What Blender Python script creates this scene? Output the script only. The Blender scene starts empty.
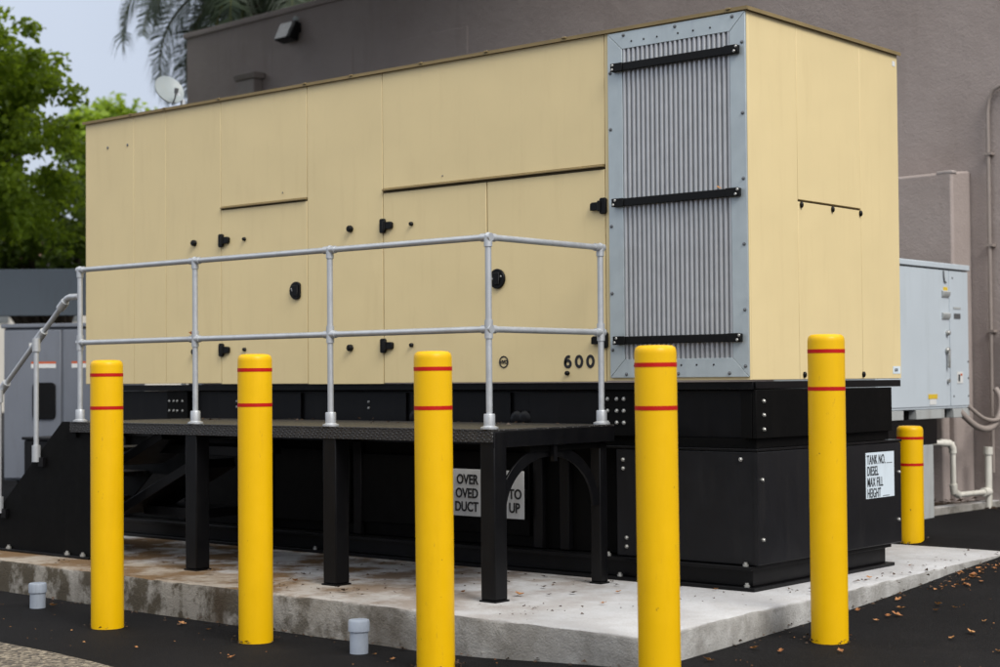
import bpy, math, random
import numpy as np
from mathutils import Vector, Matrix

random.seed(7)
RNG = np.random.default_rng(11)
SC = bpy.context.scene
COL = SC.collection
R = math.radians

# ------------------------------------------------------------------ materials
def new_mat(name):
    m = bpy.data.materials.new(name); m.use_nodes = True
    nt = m.node_tree
    return m, nt, nt.nodes['Principled BSDF']

def nd(nt, typ, **kw):
    n = nt.nodes.new(typ)
    for k, v in kw.items():
        if k in n.inputs: n.inputs[k].default_value = v
        else: setattr(n, k, v)
    return n

def coords(nt, scale=(1, 1, 1)):
    g = nd(nt, 'ShaderNodeNewGeometry')
    mp = nd(nt, 'ShaderNodeMapping'); mp.inputs['Scale'].default_value = scale
    nt.links.new(g.outputs['Position'], mp.inputs['Vector'])
    return mp.outputs['Vector']

def noise(nt, vec, scale, detail=4, rough=.55):
    n = nd(nt, 'ShaderNodeTexNoise'); n.inputs['Scale'].default_value = scale
    n.inputs['Detail'].default_value = detail; n.inputs['Roughness'].default_value = rough
    nt.links.new(vec, n.inputs['Vector'])
    return n.outputs['Fac']

def ramp(nt, fac, stops):
    r = nd(nt, 'ShaderNodeValToRGB')
    el = r.color_ramp.elements
    while len(el) < len(stops): el.new(.5)
    for e, (p, c) in zip(el, stops):
        e.position = p
        e.color = (c[0], c[1], c[2], 1) if hasattr(c, '__len__') else (c, c, c, 1)
    nt.links.new(fac, r.inputs['Fac'])
    return r.outputs['Color']

def mixc(nt, fac, a, b, blend='MIX'):
    n = nd(nt, 'ShaderNodeMix', data_type='RGBA', blend_type=blend)
    for i, v in ((0, fac), (6, a), (7, b)):
        if hasattr(v, 'is_output'): nt.links.new(v, n.inputs[i])
        else: n.inputs[i].default_value = v if i == 0 else (v[0], v[1], v[2], 1)
    return n.outputs[2]

def math2(nt, op, a, b=None):
    n = nd(nt, 'ShaderNodeMath', operation=op)
    for i, v in ((0, a), (1, b)):
        if v is None: continue
        if hasattr(v, 'is_output'): nt.links.new(v, n.inputs[i])
        else: n.inputs[i].default_value = v
    return n.outputs[0]

def bump(nt, bs, h, strength=.3, dist=.01):
    b = nd(nt, 'ShaderNodeBump'); b.inputs['Strength'].default_value = strength
    b.inputs['Distance'].default_value = dist
    nt.links.new(h, b.inputs['Height']); nt.links.new(b.outputs['Normal'], bs.inputs['Normal'])

def paint(name, col, rough=.45, var=.12, scale=3, metal=0., bmp=0., bscale=200, spec=.5, dirt=None, dirtamt=.5):
    """a painted or bare surface with uneven tone, faint streaks and wear"""
    m, nt, bs = new_mat(name)
    v = coords(nt)
    f = noise(nt, v, scale, 5, .6)
    lo = tuple(c*(1-var) for c in col); hi = tuple(min(1, c*(1+var*.6)) for c in col)
    c = ramp(nt, f, [(.25, lo), (.75, hi)])
    if dirt:
        vs = coords(nt, (6, 6, .7))
        d = noise(nt, vs, 2.2, 6, .65)
        dm = ramp(nt, d, [(.52, 0), (.75, dirtamt)])
        c = mixc(nt, dm, c, dirt)
    nt.links.new(c, bs.inputs['Base Color'])
    rr = ramp(nt, noise(nt, v, scale*4, 4), [(.2, rough*.8), (.8, min(1, rough*1.2))])
    nt.links.new(rr, bs.inputs['Roughness'])
    bs.inputs['Metallic'].default_value = metal
    bs.inputs['Specular IOR Level'].default_value = spec
    if bmp:
        hgt = noise(nt, v, bscale, 3)
        if name == 'beige_paint': hgt = math2(nt, 'ADD', math2(nt, 'MULTIPLY', hgt, .25), math2(nt, 'MULTIPLY', noise(nt, v, 1.7, 2), 5))
        bump(nt, bs, hgt, bmp, .004)
    return m

M = {}
M['tan'] = paint('beige_paint', (.64, .522, .285), .36, .06, 1.3, bmp=.25, bscale=120, dirt=(.50, .385, .20), dirtamt=.24, spec=.35)
M['tan_dark'] = paint('dark_beige_edge', (.20, .145, .06), .6, .2, 5)  # darker beige for the roof, lip, clips and drip rails
M['seam'] = paint('seam_dark_tan', (.10, .075, .035), .7, .1)  # dark tan core that shows in the panel joints
M['black'] = paint('black_paint', (.0030, .0030, .0036), .34, .3, 2.5, bmp=.06, bscale=90, dirt=(.012, .011, .010), dirtamt=.4, spec=.2)
M['black_matt'] = paint('matt_black_paint', (.0016, .0015, .0014), .6, .3, 3, dirt=(.006, .0052, .0042), dirtamt=.4, spec=.1)
M['black_plastic'] = paint('black_plastic', (.003, .003, .003), .4, .1, spec=.2)
M['tank'] = paint('charcoal_tank_paint', (.0072, .0074, .0088), .40, .25, 2.0, bmp=.08, bscale=70, dirt=(.017, .016, .0155), dirtamt=.45, spec=.25)
M['steel'] = paint('bolt_steel', (.40, .40, .38), .35, .2, 40, metal=.7)
M['bolt_dark'] = paint('dull_bolt', (.16, .17, .18), .45, .2, 40, metal=.6)
M['galv'] = paint('galvanised_tube', (.47, .49, .51), .42, .12, 9, metal=.55, bmp=.05, dirt=(.28, .27, .25), dirtamt=.35)
M['galv_sheet'] = paint('galvanised_sheet', (.43, .485, .50), .40, .14, 5, metal=.45, dirt=(.34, .38, .41), dirtamt=.5)
M['corr'] = paint('corrugated_sheet', (.44, .45, .46), .34, .10, 9, metal=.5)
M['yellow'] = paint('yellow_plastic', (.64, .375, .0012), .36, .05, 4, bmp=.04, bscale=60, dirt=(.44, .235, .0012), dirtamt=.22, spec=.2)
def scuffed(m):
    nt = m.node_tree; bs = nt.nodes['Principled BSDF']; old = bs.inputs['Base Color'].links[0].from_socket
    v = coords(nt, (1, 1, .25))
    k = ramp(nt, noise(nt, v, 38, 5, .75), [(.64, 0), (.72, .6)])
    c = mixc(nt, k, old, (.33, .19, .02))
    p = ramp(nt, noise(nt, coords(nt), 24, 3, .6), [(.735, 0), (.755, .7)])
    c = mixc(nt, p, c, (.06, .045, .02))
    nt.links.new(c, bs.inputs['Base Color'])
scuffed(M['yellow'])
M['red'] = paint('red_tape', (.40, .006, .004), .5, .12, 12, spec=.2)
M['white_sign'] = paint('white_plate', (.58, .66, .72), .4, .05, 6, dirt=(.4, .44, .47), dirtamt=.4)
M['grey_sign'] = paint('weathered_plate', (.66, .67, .67), .5, .1, 9, dirt=(.42, .42, .40), dirtamt=.5)
M['ink'] = paint('black_lettering', (.008, .008, .009), .5, .05)
M['ink_grey'] = paint('faded_lettering', (.03, .035, .04), .55, .2)
M['hvac'] = paint('pale_grey_enamel', (.46, .52, .57), .42, .05, 2.2, dirt=(.36, .41, .44), dirtamt=.45)
M['hvac_skid'] = paint('pale_skid_paint', (.36, .38, .38), .55, .1, 6, dirt=(.16, .14, .12), dirtamt=.6)
M['pvc'] = paint('white_pvc', (.60, .585, .53), .4, .1, 12, dirt=(.22, .18, .11), dirtamt=.6)
M['pvc_grey'] = paint('grey_pvc', (.30, .34, .40), .45, .1, 20, dirt=(.17, .18, .19), dirtamt=.5)
M['cab'] = paint('slate_enamel', (.15, .165, .195), .45, .08, 2, dirt=(.11, .115, .13), dirtamt=.5)
M['band'] = paint('blue_grey_cladding', (.105, .13, .155), .5, .1, 1.2, dirt=(.08, .09, .1), dirtamt=.6)
M['white'] = paint('white_paint', (.62, .63, .62), .5, .05)
M['orange'] = paint('orange_band', (.5, .09, .02), .5, .05)
M['yellow_label'] = paint('yellow_label', (.62, .43, .03), .5, .05)
M['dish'] = paint('dish_enamel', (.30, .34, .35), .45, .08, 6, dirt=(.3, .3, .26), dirtamt=.5)
M['bark'] = paint('bark', (.09, .07, .05), .9, .4, 14, bmp=.8, bscale=30)
M['pipe_taupe'] = paint('painted_pipe', (.26, .222, .20), .55, .12, 6)
M['house'] = paint('pale_render', (.55, .52, .46), .8, .08)
M['tile'] = paint('roof_tiles', (.16, .08, .05), .8, .2, 10)
M['soil'] = paint('dark_soil', (.03, .022, .015), .95, .5, 20, bmp=1., bscale=40, dirt=(.08, .045, .02), dirtamt=.7, spec=.1)
M['lens'] = paint('floodlight_lens', (.14, .15, .15), .25, .1)

def stucco(name):
    m, nt, bs = new_mat(name)
    v = coords(nt)
    f = noise(nt, v, .9, 7, .62)
    c = ramp(nt, f, [(.28, (.295, .250, .232)), (.52, (.335, .287, .268)), (.75, (.365, .316, .297))])
    # repaired patches and soft vertical water marks
    vs = coords(nt, (2.4, 2.4, .35))
    st = ramp(nt, noise(nt, vs, 1.3, 6, .7), [(.56, 0), (.72, .45)])
    c = mixc(nt, st, c, (.24, .203, .184))
    sp = ramp(nt, noise(nt, v, 5.5, 6, .75), [(.66, 0), (.72, .35)])
    c = mixc(nt, sp, c, (.42, .37, .34))
    nt.links.new(c, bs.inputs['Base Color'])
    bs.inputs['Roughness'].default_value = .85
    bs.inputs['Specular IOR Level'].default_value = .2
    h = math2(nt, 'ADD', noise(nt, v, 60, 4, .7), math2(nt, 'MULTIPLY', noise(nt, v, 6, 4), 1.5))
    bump(nt, bs, h, .5, .012)
    return m
M['stucco'] = stucco('painted_stucco')
M['stucco_chip'] = paint('chipped_stucco_edge', (.34, .30, .285), .85, .25, 12, bmp=.5)

def asphalt():
    m, nt, bs = new_mat('dark_asphalt')
    v = coords(nt)
    f = noise(nt, v, .8, 6, .6)
    c = ramp(nt, f, [(.32, (.0030, .0029, .0033)), (.68, (.0085, .0080, .0086))])
    g = ramp(nt, noise(nt, v, 120, 3, .6), [(.54, 0), (.74, .8)])
    c = mixc(nt, g, c, (.030, .029, .030))
    dust = ramp(nt, noise(nt, v, 3.3, 6, .7), [(.56, 0), (.8, .4)])
    c = mixc(nt, dust, c, (.020, .017, .0155))
    nt.links.new(c, bs.inputs['Base Color'])
    bs.inputs['Roughness'].default_value = .8
    bs.inputs['Specular IOR Level'].default_value = .12
    h = math2(nt, 'ADD', noise(nt, v, 110, 4, .7), math2(nt, 'MULTIPLY', noise(nt, v, 9, 4), .8))
    bump(nt, bs, h, .8, .012)
    return m
M['asphalt'] = asphalt()

def oldroad():
    m, nt, bs = new_mat('worn_aggregate')
    v = coords(nt)
    vo = nd(nt, 'ShaderNodeTexVoronoi'); vo.inputs['Scale'].default_value = 52
    nt.links.new(v, vo.inputs['Vector'])
    c = ramp(nt, vo.outputs['Color'], [(.1, (.022, .019, .015)), (.45, (.11, .088, .062)), (.9, (.34, .29, .21))])
    f = ramp(nt, noise(nt, v, 30, 5, .7), [(.35, .55), (.6, 0)])
    c = mixc(nt, f, c, (.035, .03, .026))
    nt.links.new(c, bs.inputs['Base Color'])
    bs.inputs['Roughness'].default_value = .85
    bump(nt, bs, vo.outputs['Distance'], .8, .01)
    return m
M['oldroad'] = oldroad()

def concrete():
    m, nt, bs = new_mat('stained_concrete')
    v = coords(nt)
    geo = nd(nt, 'ShaderNodeNewGeometry')
    sep = nd(nt, 'ShaderNodeSeparateXYZ'); nt.links.new(geo.outputs['Normal'], sep.inputs[0])
    sp = nd(nt, 'ShaderNodeSeparateXYZ'); nt.links.new(geo.outputs['Position'], sp.inputs[0])
    top = ramp(nt, noise(nt, v, 1.6, 7, .6), [(.3, (.41, .413, .418)), (.7, (.535, .54, .55))])
    xs = nd(nt, 'ShaderNodeMapRange'); nt.links.new(sp.outputs['X'], xs.inputs[0])
    xs.inputs[1].default_value = -.2; xs.inputs[2].default_value = -2.6
    ys = nd(nt, 'ShaderNodeMapRange'); nt.links.new(math2(nt, 'ADD', sp.outputs['Y'], math2(nt, 'MULTIPLY', noise(nt, v, 1.5, 5), .9)), ys.inputs[0])
    ys.inputs[1].default_value = -.25; ys.inputs[2].default_value = -.75
    grime = math2(nt, 'MULTIPLY', xs.outputs[0], ys.outputs[0])
    top = mixc(nt, math2(nt, 'MULTIPLY', grime, .8), top, (.27, .215, .145))
    fine = ramp(nt, noise(nt, v, 60, 4, .7), [(.35, .3), (.55, 0)])
    top = mixc(nt, fine, top, (.33, .325, .32))
    # rust-brown leaf-tannin stains, strongest along the left part of the front edge
    st = noise(nt, v, 2.3, 7, .68)
    stm = math2(nt, 'MULTIPLY', ramp(nt, st, [(.42, 0), (.56, 1)]), math2(nt, 'ADD', math2(nt, 'MULTIPLY', math2(nt, 'MINIMUM', xs.outputs[0], 1), .95), .14))
    top = mixc(nt, stm, top, (.15, .092, .045))
    spk = ramp(nt, noise(nt, v, 26, 5, .75), [(.68, 0), (.74, .8)])
    top = mixc(nt, spk, top, (.10, .075, .05))
    dk = math2(nt, 'MULTIPLY', ramp(nt, noise(nt, v, 6.5, 7, .72), [(.56, 0), (.64, .85)]), math2(nt, 'ADD', math2(nt, 'MULTIPLY', grime, .8), .12))
    top = mixc(nt, dk, top, (.085, .055, .030))
    # formed side faces: blotched with dark algae and pale lime
    side = ramp(nt, noise(nt, v, 3.4, 7, .65), [(.3, (.19, .183, .17)), (.5, (.30, .295, .28)), (.72, (.44, .437, .425))])
    side = mixc(nt, math2(nt, 'MULTIPLY', xs.outputs[0], .6), side, (.22, .19, .145))
    al = math2(nt, 'MULTIPLY', ramp(nt, noise(nt, coords(nt, (1, 1, .85)), 5.2, 7, .66), [(.46, 0), (.56, .95)]),
               math2(nt, 'ADD', math2(nt, 'MULTIPLY', xs.outputs[0], .75), .22))
    side = mixc(nt, al, side, (.055, .043, .026))
    brn = math2(nt, 'MULTIPLY', ramp(nt, noise(nt, coords(nt, (1, 1, .12)), 2.1, 5, .6), [(.56, 0), (.64, .85)]), xs.outputs[0])
    side = mixc(nt, brn, side, (.06, .042, .025))
    pit = ramp(nt, noise(nt, v, 22, 4, .7), [(.69, 0), (.73, .85)])
    side = mixc(nt, pit, side, (.06, .055, .05))
    up = ramp(nt, sep.outputs['Z'], [(.45, 0), (.8, 1)])
    c = mixc(nt, up, side, top)
    nt.links.new(c, bs.inputs['Base Color'])
    bs.inputs['Roughness'].default_value = .85
    bs.inputs['Specular IOR Level'].default_value = .25
    h = math2(nt, 'ADD', noise(nt, v, 90, 4, .7), math2(nt, 'MULTIPLY', noise(nt, v, 14, 5), 1.2))
    bump(nt, bs, h, .6, .014)
    return m
M['concrete'] = concrete()

def checker():
    m, nt, bs = new_mat('checker_plate')
    v = coords(nt)
    bs.inputs['Base Color'].default_value = (.017, .016, .0155, 1)
    bs.inputs['Roughness'].default_value = .4
    rot = nd(nt, 'ShaderNodeMapping'); rot.inputs['Rotation'].default_value = (R(45), R(45), R(45))
    nt.links.new(v, rot.inputs['Vector'])
    vo = nd(nt, 'ShaderNodeTexVoronoi'); vo.inputs['Scale'].default_value = 55; vo.inputs['Randomness'].default_value = .15
    nt.links.new(rot.outputs[0], vo.inputs['Vector'])
    h = ramp(nt, vo.outputs['Distance'], [(.25, 1), (.45, 0)])
    d = ramp(nt, noise(nt, v, 14, 5, .7), [(.5, 0), (.75, .55)])
    c = mixc(nt, d, (.017, .016, .0155), (.05, .042, .034))
    nt.links.new(c, bs.inputs['Base Color'])
    bump(nt, bs, h, .9, .004)
    return m
M['checker'] = checker()

def leafmat(name, dark, light, trans=.35):
    m, nt, bs = new_mat(name)
    v = coords(nt)
    f = noise(nt, v, 1.1, 3, .6); f2 = noise(nt, v, 14, 2, .5)
    ff = math2(nt, 'ADD', math2(nt, 'MULTIPLY', f, .6), math2(nt, 'MULTIPLY', f2, .4))
    c = ramp(nt, ff, [(.36, dark), (.64, light)])
    nt.links.new(c, bs.inputs['Base Color'])
    bs.inputs['Roughness'].default_value = .5
    bs.inputs['Specular IOR Level'].default_value = .3
    tr = nd(nt, 'ShaderNodeBsdfTranslucent')
    tc = mixc(nt, .5, c, (light[0]*1.6, light[1]*1.5, light[2]*.6))
    nt.links.new(tc, tr.inputs['Color'])
    mx = nd(nt, 'ShaderNodeMixShader'); mx.inputs[0].default_value = trans
    nt.links.new(bs.outputs[0], mx.inputs[1]); nt.links.new(tr.outputs[0], mx.inputs[2])
    nt.links.new(mx.outputs[0], nt.nodes['Material Output'].inputs['Surface'])
    return m
M['leaf'] = leafmat('maple_leaf', (.08, .14, .012), (.30, .42, .042), .5)
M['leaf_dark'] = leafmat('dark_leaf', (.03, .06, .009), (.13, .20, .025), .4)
M['leaf_palm'] = leafmat('palm_leaf', (.028, .046, .030), (.06, .085, .048), .3)
M['leaf_palm2'] = leafmat('yellowing_palm_leaf', (.06, .07, .02), (.12, .12, .035), .3)
M['dry'] = leafmat('dry_leaf', (.20, .065, .018), (.48, .25, .10), .1)
M['dry_dark'] = leafmat('dark_litter', (.03, .02, .013), (.09, .05, .028), .05)

# ------------------------------------------------------------------ mesh builder
class MB:
    def __init__(s): s.v = []; s.f = []
    def add(s, vs, fs):
        o = len(s.v); s.v += [tuple(p) for p in vs]; s.f += [tuple(o+i for i in f) for f in fs]; return s
    def box(s, x0, x1, y0, y1, z0, z1):
        return s.add([(x0,y0,z0),(x1,y0,z0),(x1,y1,z0),(x0,y1,z0),(x0,y0,z1),(x1,y0,z1),(x1,y1,z1),(x0,y1,z1)],
                     [(3,2,1,0),(4,5,6,7),(0,1,5,4),(1,2,6,5),(2,3,7,6),(3,0,4,7)])
    def prism(s, pts, a, b, axis):
        """polygon pts extruded along an axis between a and b; pts hold the other two axes in order"""
        def mk(p, t):
            return {'x': (t, p[0], p[1]), 'y': (p[0], t, p[1]), 'z': (p[0], p[1], t)}[axis]
        n = len(pts)
        vs = [mk(p, a) for p in pts] + [mk(p, b) for p in pts]
        fs = [tuple(range(n)), tuple(range(2*n-1, n-1, -1))]
        fs += [(i, n+i, n+(i+1) % n, (i+1) % n) for i in range(n)]
        return s.add(vs, fs)
    def tube(s, path, r, seg=14, cap=True):
        P = [Vector(p) for p in path]; n = len(P)
        rr = r if hasattr(r, '__len__') else [r]*n
        t0 = (P[1]-P[0]).normalized()
        up = Vector((0, 0, 1)) if abs(t0.z) < .9 else Vector((1, 0, 0))
        a = t0.cross(up).normalized()
        vs = []
        for i in range(n):
            t = (P[min(i+1, n-1)]-P[max(i-1, 0)]).normalized()
            a = (a - t*a.dot(t)).normalized(); b = t.cross(a)
            for k in range(seg):
                q = 2*math.pi*k/seg
                vs.append(P[i] + (a*math.cos(q)+b*math.sin(q))*rr[i])
        fs = []
        for i in range(n-1):
            for k in range(seg):
                k2 = (k+1) % seg
                fs.append((i*seg+k, i*seg+k2, (i+1)*seg+k2, (i+1)*seg+k))
        if cap:
            fs.append(tuple(range(seg-1, -1, -1))); fs.append(tuple((n-1)*seg+k for k in range(seg)))
        return s.add(vs, fs)
    def lathe(s, prof, seg=32, c=(0, 0, 0), ax='z'):
        vs = []; n = len(prof)
        for r, h in prof:
            for k in range(seg):
                q = 2*math.pi*k/seg; u, w = r*math.cos(q), r*math.sin(q)
                p = {'z': (u, w, h), 'y': (u, h, w), 'x': (h, u, w)}[ax]
                vs.append((p[0]+c[0], p[1]+c[1], p[2]+c[2]))
        fs = []
        for i in range(n-1):
            for k in range(seg):
                k2 = (k+1) % seg
                fs.append((i*seg+k, i*seg+k2, (i+1)*seg+k2, (i+1)*seg+k))
        fs.append(tuple(range(seg-1, -1, -1))); fs.append(tuple((n-1)*seg+k for k in range(seg)))
        return s.add(vs, fs)
    def build(s, name, mat, parent=None, bevel=0, smooth=True, seg=2, at=None, label=None):
        # with at given the vertices are local to that world position
        off = Vector((0, 0, 0)) if at is not None else root_loc(parent)
        me = bpy.data.meshes.new(name)
        me.from_pydata([tuple(Vector(p)-off) for p in s.v], [], s.f)
        import bmesh
        bm = bmesh.new(); bm.from_mesh(me); bmesh.ops.recalc_face_normals(bm, faces=bm.faces); bm.to_mesh(me); bm.free()
        if smooth:
            me.shade_smooth(); me.set_sharp_from_angle(angle=R(38))
        me.materials.append(mat)
        o = bpy.data.objects.new(name, me); COL.objects.link(o)
        if parent is not None:
            o.parent = parent
            if at is not None: o.location = Vector(at) - root_loc(parent)
        else: o.location = Vector(at) if at is not None else off
        if bevel:
            b = o.modifiers.new('bevel', 'BEVEL'); b.width = bevel; b.segments = seg; b.limit_method = 'ANGLE'; b.angle_limit = R(40)
        if label: o['label'] = label
        return o

def root_loc(p):
    v = Vector((0, 0, 0))
    while p is not None:
        v += Vector(p.location); p = p.parent
    return v

def tag(o, label=None, cat=None, group=None, kind=None):
    if label: o['label'] = label
    if cat: o['category'] = cat
    if group: o['group'] = group
    if kind: o['kind'] = kind
    return o

def thing(name, label, cat, loc=(0, 0, 0), rotz=0, group=None):
    o = bpy.data.objects.new(name, None); COL.objects.link(o)
    o.empty_display_size = .2
    o.location = loc; o.rotation_euler = (0, 0, rotz)
    return tag(o, label, cat, group)

def inst(src, parent, pos, name=None):
    """a copy of a small part placed at a world position under parent"""
    c = src.copy(); COL.objects.link(c); c.parent = parent
    c.location = Vector(pos)-root_loc(parent)
    return c

def copy_tree(o, parent=None):
    c = o.copy(); COL.objects.link(c); c.parent = parent
    for ch in list(o.children): copy_tree(ch, c)
    return c

def text_part(name, s, size, org, face, mat, parent, sx=1., bold=0., align='LEFT', extr=.0012, spacing=1.):
    cu = bpy.data.curves.new('lettering', 'FONT'); cu.body = s; cu.size = size; cu.extrude = extr
    cu.offset = bold; cu.align_x = align; cu.space_character = spacing
    to = bpy.data.objects.new('lettering', cu); COL.objects.link(to)
    dg = bpy.context.evaluated_depsgraph_get()
    me = bpy.data.meshes.new_from_object(to.evaluated_get(dg))
    bpy.data.objects.remove(to); bpy.data.curves.remove(cu)
    for v in me.vertices:
        x, y, z = v.co.x*sx, v.co.y, v.co.z
        v.co = Vector((x, -z, y)) if face == '-y' else Vector((z, x, y))
    me.materials.clear(); me.materials.append(mat); me.name = name
    o = bpy.data.objects.new(name, me); COL.objects.link(o); o.parent = parent
    o.location = Vector(org)-root_loc(parent)
    return o

# ------------------------------------------------------------------ camera
cam_d = bpy.data.cameras.new('camera'); cam = bpy.data.objects.new('camera', cam_d); COL.objects.link(cam)
SC.camera = cam
YAW, PIT, ROL = -0.70591600, 0.02723212, -0.00770145
fw = Vector((math.sin(YAW)*math.cos(PIT), math.cos(YAW)*math.cos(PIT), math.sin(PIT)))
rt = Vector((math.cos(YAW), -math.sin(YAW), 0)); up = rt.cross(fw)
r2 = math.cos(ROL)*rt+math.sin(ROL)*up; u2 = -math.sin(ROL)*rt+math.cos(ROL)*up
CAM = Vector((4.7275, -7.591, 1.142))
mw = Matrix((( r2.x, u2.x, -fw.x, CAM.x), (r2.y, u2.y, -fw.y, CAM.y), (r2.z, u2.z, -fw.z, CAM.z), (0, 0, 0, 1)))
cam.matrix_world = mw
cam_d.sensor_width = 36; cam_d.lens = 1666.118/1000*36
cam_d.clip_start = .1; cam_d.clip_end = 2000
cam_d.dof.use_dof = True; cam_d.dof.focus_distance = 8.9; cam_d.dof.aperture_fstop = 2.4

# ------------------------------------------------------------------ ground
def ss(a, b, x):
    t = min(1, max(0, (x-a)/(b-a))); return t*t*(3-2*t)
def gz(x, y):
    a = ss(.5, 2.2, y)
    z = -.2+.06*(ss(-1., .6, x)*(1-a)+a)
    if y > -1.2: z += .14*((min(y, 2.8)+1.2)/4)**1.5
    return z+.055*ss(2.78, 3.1, y)+.02*ss(3.1, 6, y)
def grid(name, xs, ys, fz, mat):
    vs = [(x, y, fz(x, y)) for y in ys for x in xs]; n = len(xs)
    fs = [(j*n+i, j*n+i+1, (j+1)*n+i+1, (j+1)*n+i) for j in range(len(ys)-1) for i in range(n-1)]
    return MB().add(vs, fs).build(name, mat)
fine = [x*.125 for x in range(-128, 80)]
xs = [-400, -150, -70, -35, -22]+fine+[12, 18, 35, 80, 200, 400]
fy = [y*.125 for y in range(-80, 80)]
ys = [-400, -150, -60, -30, -16]+fy+[12, 18, 35, 80, 200, 400]
tag(grid('asphalt_ground', xs, ys, gz, M['asphalt']), kind='structure')

# worn older pavement in the near left corner, a thin course above the new asphalt
ob = MB()
edge = [(-14, -1.9), (-9, -2.25), (-6, -2.5), (-4.2, -2.64), (-2.85, -2.70), (-2.35, -2.72), (-1.9, -2.77), (-1.4, -2.86), (-.6, -3.1), (.6, -3.6), (3, -4.6)]
nrow = 8; vs = []; fs = []
for j in range(nrow):
    for (x, y) in edge:
        yy = y-j*.6 if j else y
        vs.append((x, yy, gz(x, yy)+(.012 if j else .004)))
n = len(edge)
for j in range(nrow-1):
    for i in range(n-1): fs.append((j*n+i, (j+1)*n+i, (j+1)*n+i+1, j*n+i+1))
tag(ob.add(vs, fs).build('old_pavement', M['oldroad']), kind='structure')

# concrete pad
pad_out = [(-7.2, -1.36), (-4.75, -1.475), (-3.1, -1.545), (-1.4, -1.55), (.405, -1.588), (.428, -1.582), (.434, -1.56),
           (.37, -.62), (.335, .44), (.285, 1.36), (.25, 2.03), (.243, 2.62), (.228, 2.72), (.17, 2.765), (.05, 2.78), (-.55, 2.83), (-7.2, 2.95)]
def dense(pts, d=.07):
    out = []
    for a, b in zip(pts, pts[1:]+pts[:1]):
        L = math.dist(a, b); k = max(1, int(L/d))
        for i in range(k): out.append((a[0]+(b[0]-a[0])*i/k, a[1]+(b[1]-a[1])*i/k))
    return out
pd = dense(pad_out)
cx, cy = -3.3, .7
rings = []
for (ins, z) in ((0, -.5), (0, -.13), (0, -.018), (.006, -.005), (.018, 0), (.2, 0)):
    ring = []
    for k, (x, y) in enumerate(pd):
        dx, dy = cx-x, cy-y; L = math.hypot(dx, dy)
        w = .002*math.sin(x*9+y*7)+.0015*math.sin(x*23-y*31)+random.uniform(-.0025, .0025)
        zz = z + (random.uniform(-.003, .003) if -.1 < z < 0 else 0)
        sx = 1 if abs(dx) > 3 else .6
        ring.append((x+dx/L*(ins+w*(1 if z > -.2 and z < 0 else .2)), y+dy/L*(ins+w*(1 if z > -.2 and z < 0 else .2)), zz))
    rings.append(ring)
pb = MB(); N = len(pd); vs = [p for r_ in rings for p in r_]; fs = []
for j in range(len(rings)-1):
    for k in range(N): fs.append((j*N+k, j*N+(k+1) % N, (j+1)*N+(k+1) % N, (j+1)*N+k))
fs.append(tuple((len(rings)-1)*N+k for k in range(N)))
pb.add(vs, fs)
po = pb.build('concrete_pad', M['concrete'], smooth=True)
tag(po, kind='structure')

# ------------------------------------------------------------------ generator
GL = (-2.94, .86, 0)
gen = thing('generator', 'huge beige generator enclosure numbered 600 on a black fuel tank base', 'generator', GL)
ZB, ZT = 1.125, 3.105
LX, WY = -5.88, 1.72
MB().box(LX+.012, -.012, .012, WY-.012, ZB+.002, ZT-.004).build('enclosure_body', M['seam'], gen)
def panel(name, x0, x1, z0, z1, gap=.0035, par=None, mat='tan', y0=0., prot=0):
    return MB().box(x0+gap/2, x1-gap/2, y0-prot, .0145, z0+gap/2, z1-gap/2).build(name, M[mat], par or gen, bevel=.0025)
G1 = .0022
panel('side_panel', LX, -5.286, ZB, ZT, G1)
panel('side_panel', -5.286, -4.912, ZB, ZT, G1)
panel('side_panel', -4.912, -4.301, ZB, ZT, .003)
panel('side_panel', -4.301, -3.42, 2.358, ZT, .004)
panel('side_panel', -3.42, -2.717, ZB-.012, ZT, .005)
panel('side_panel', -2.717, -.948, 2.358, ZT, .004)
b = MB()
for q in ((-.945, -.83, ZB+.002, ZT-.002), (-.08, 0, ZB+.002, ZT-.002), (-.83, -.08, ZB+.002, 1.23), (-.83, -.08, 3.01, ZT-.002)): b.box(q[0], q[1], 0, .0145, q[2], q[3])
b.build('side_panel', M['tan'], gen)
d1 = panel('door', -4.301, -3.42, ZB-.008, 2.338, .006)
d2 = panel('door', -2.717, -1.84, ZB-.008, 2.335, .009)
d3 = panel('door', -1.84, -.948, ZB-.008, 2.335, .009)
for x0, x1 in ((-4.301, -3.42), (-2.717, -.948)):      # drip rail over the doors
    MB().prism([(-.016, 2.346), (-.016, 2.352), (.004, 2.360), (.004, 2.346)], x0+.004, x1-.004, 'x').build('drip_rail', M['tan_dark'], gen)
# end face
def epanel(y0, y1, z0, z1, gap=.0025):
    return MB().box(-.0145, 0, y0+gap/2, y1-gap/2, z0+gap/2, z1-gap/2).build('end_panel', M['tan'], gen, bevel=.0025)
epanel(.0155, .515, ZB, ZT); epanel(1.24, WY, ZB, ZT)
epanel(.515, 1.24, ZB, 2.116); up_ = epanel(.515, 1.24, 2.126, ZT)
MB().box(LX, LX+.0115, .0155, WY, ZB, ZT).build('end_panel', M['tan'], gen, bevel=.0025)
MB().box(LX+.0125, -.0155, WY-.0115, WY, ZB, ZT).build('rear_panel', M['tan'], gen, bevel=.0025)
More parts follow.
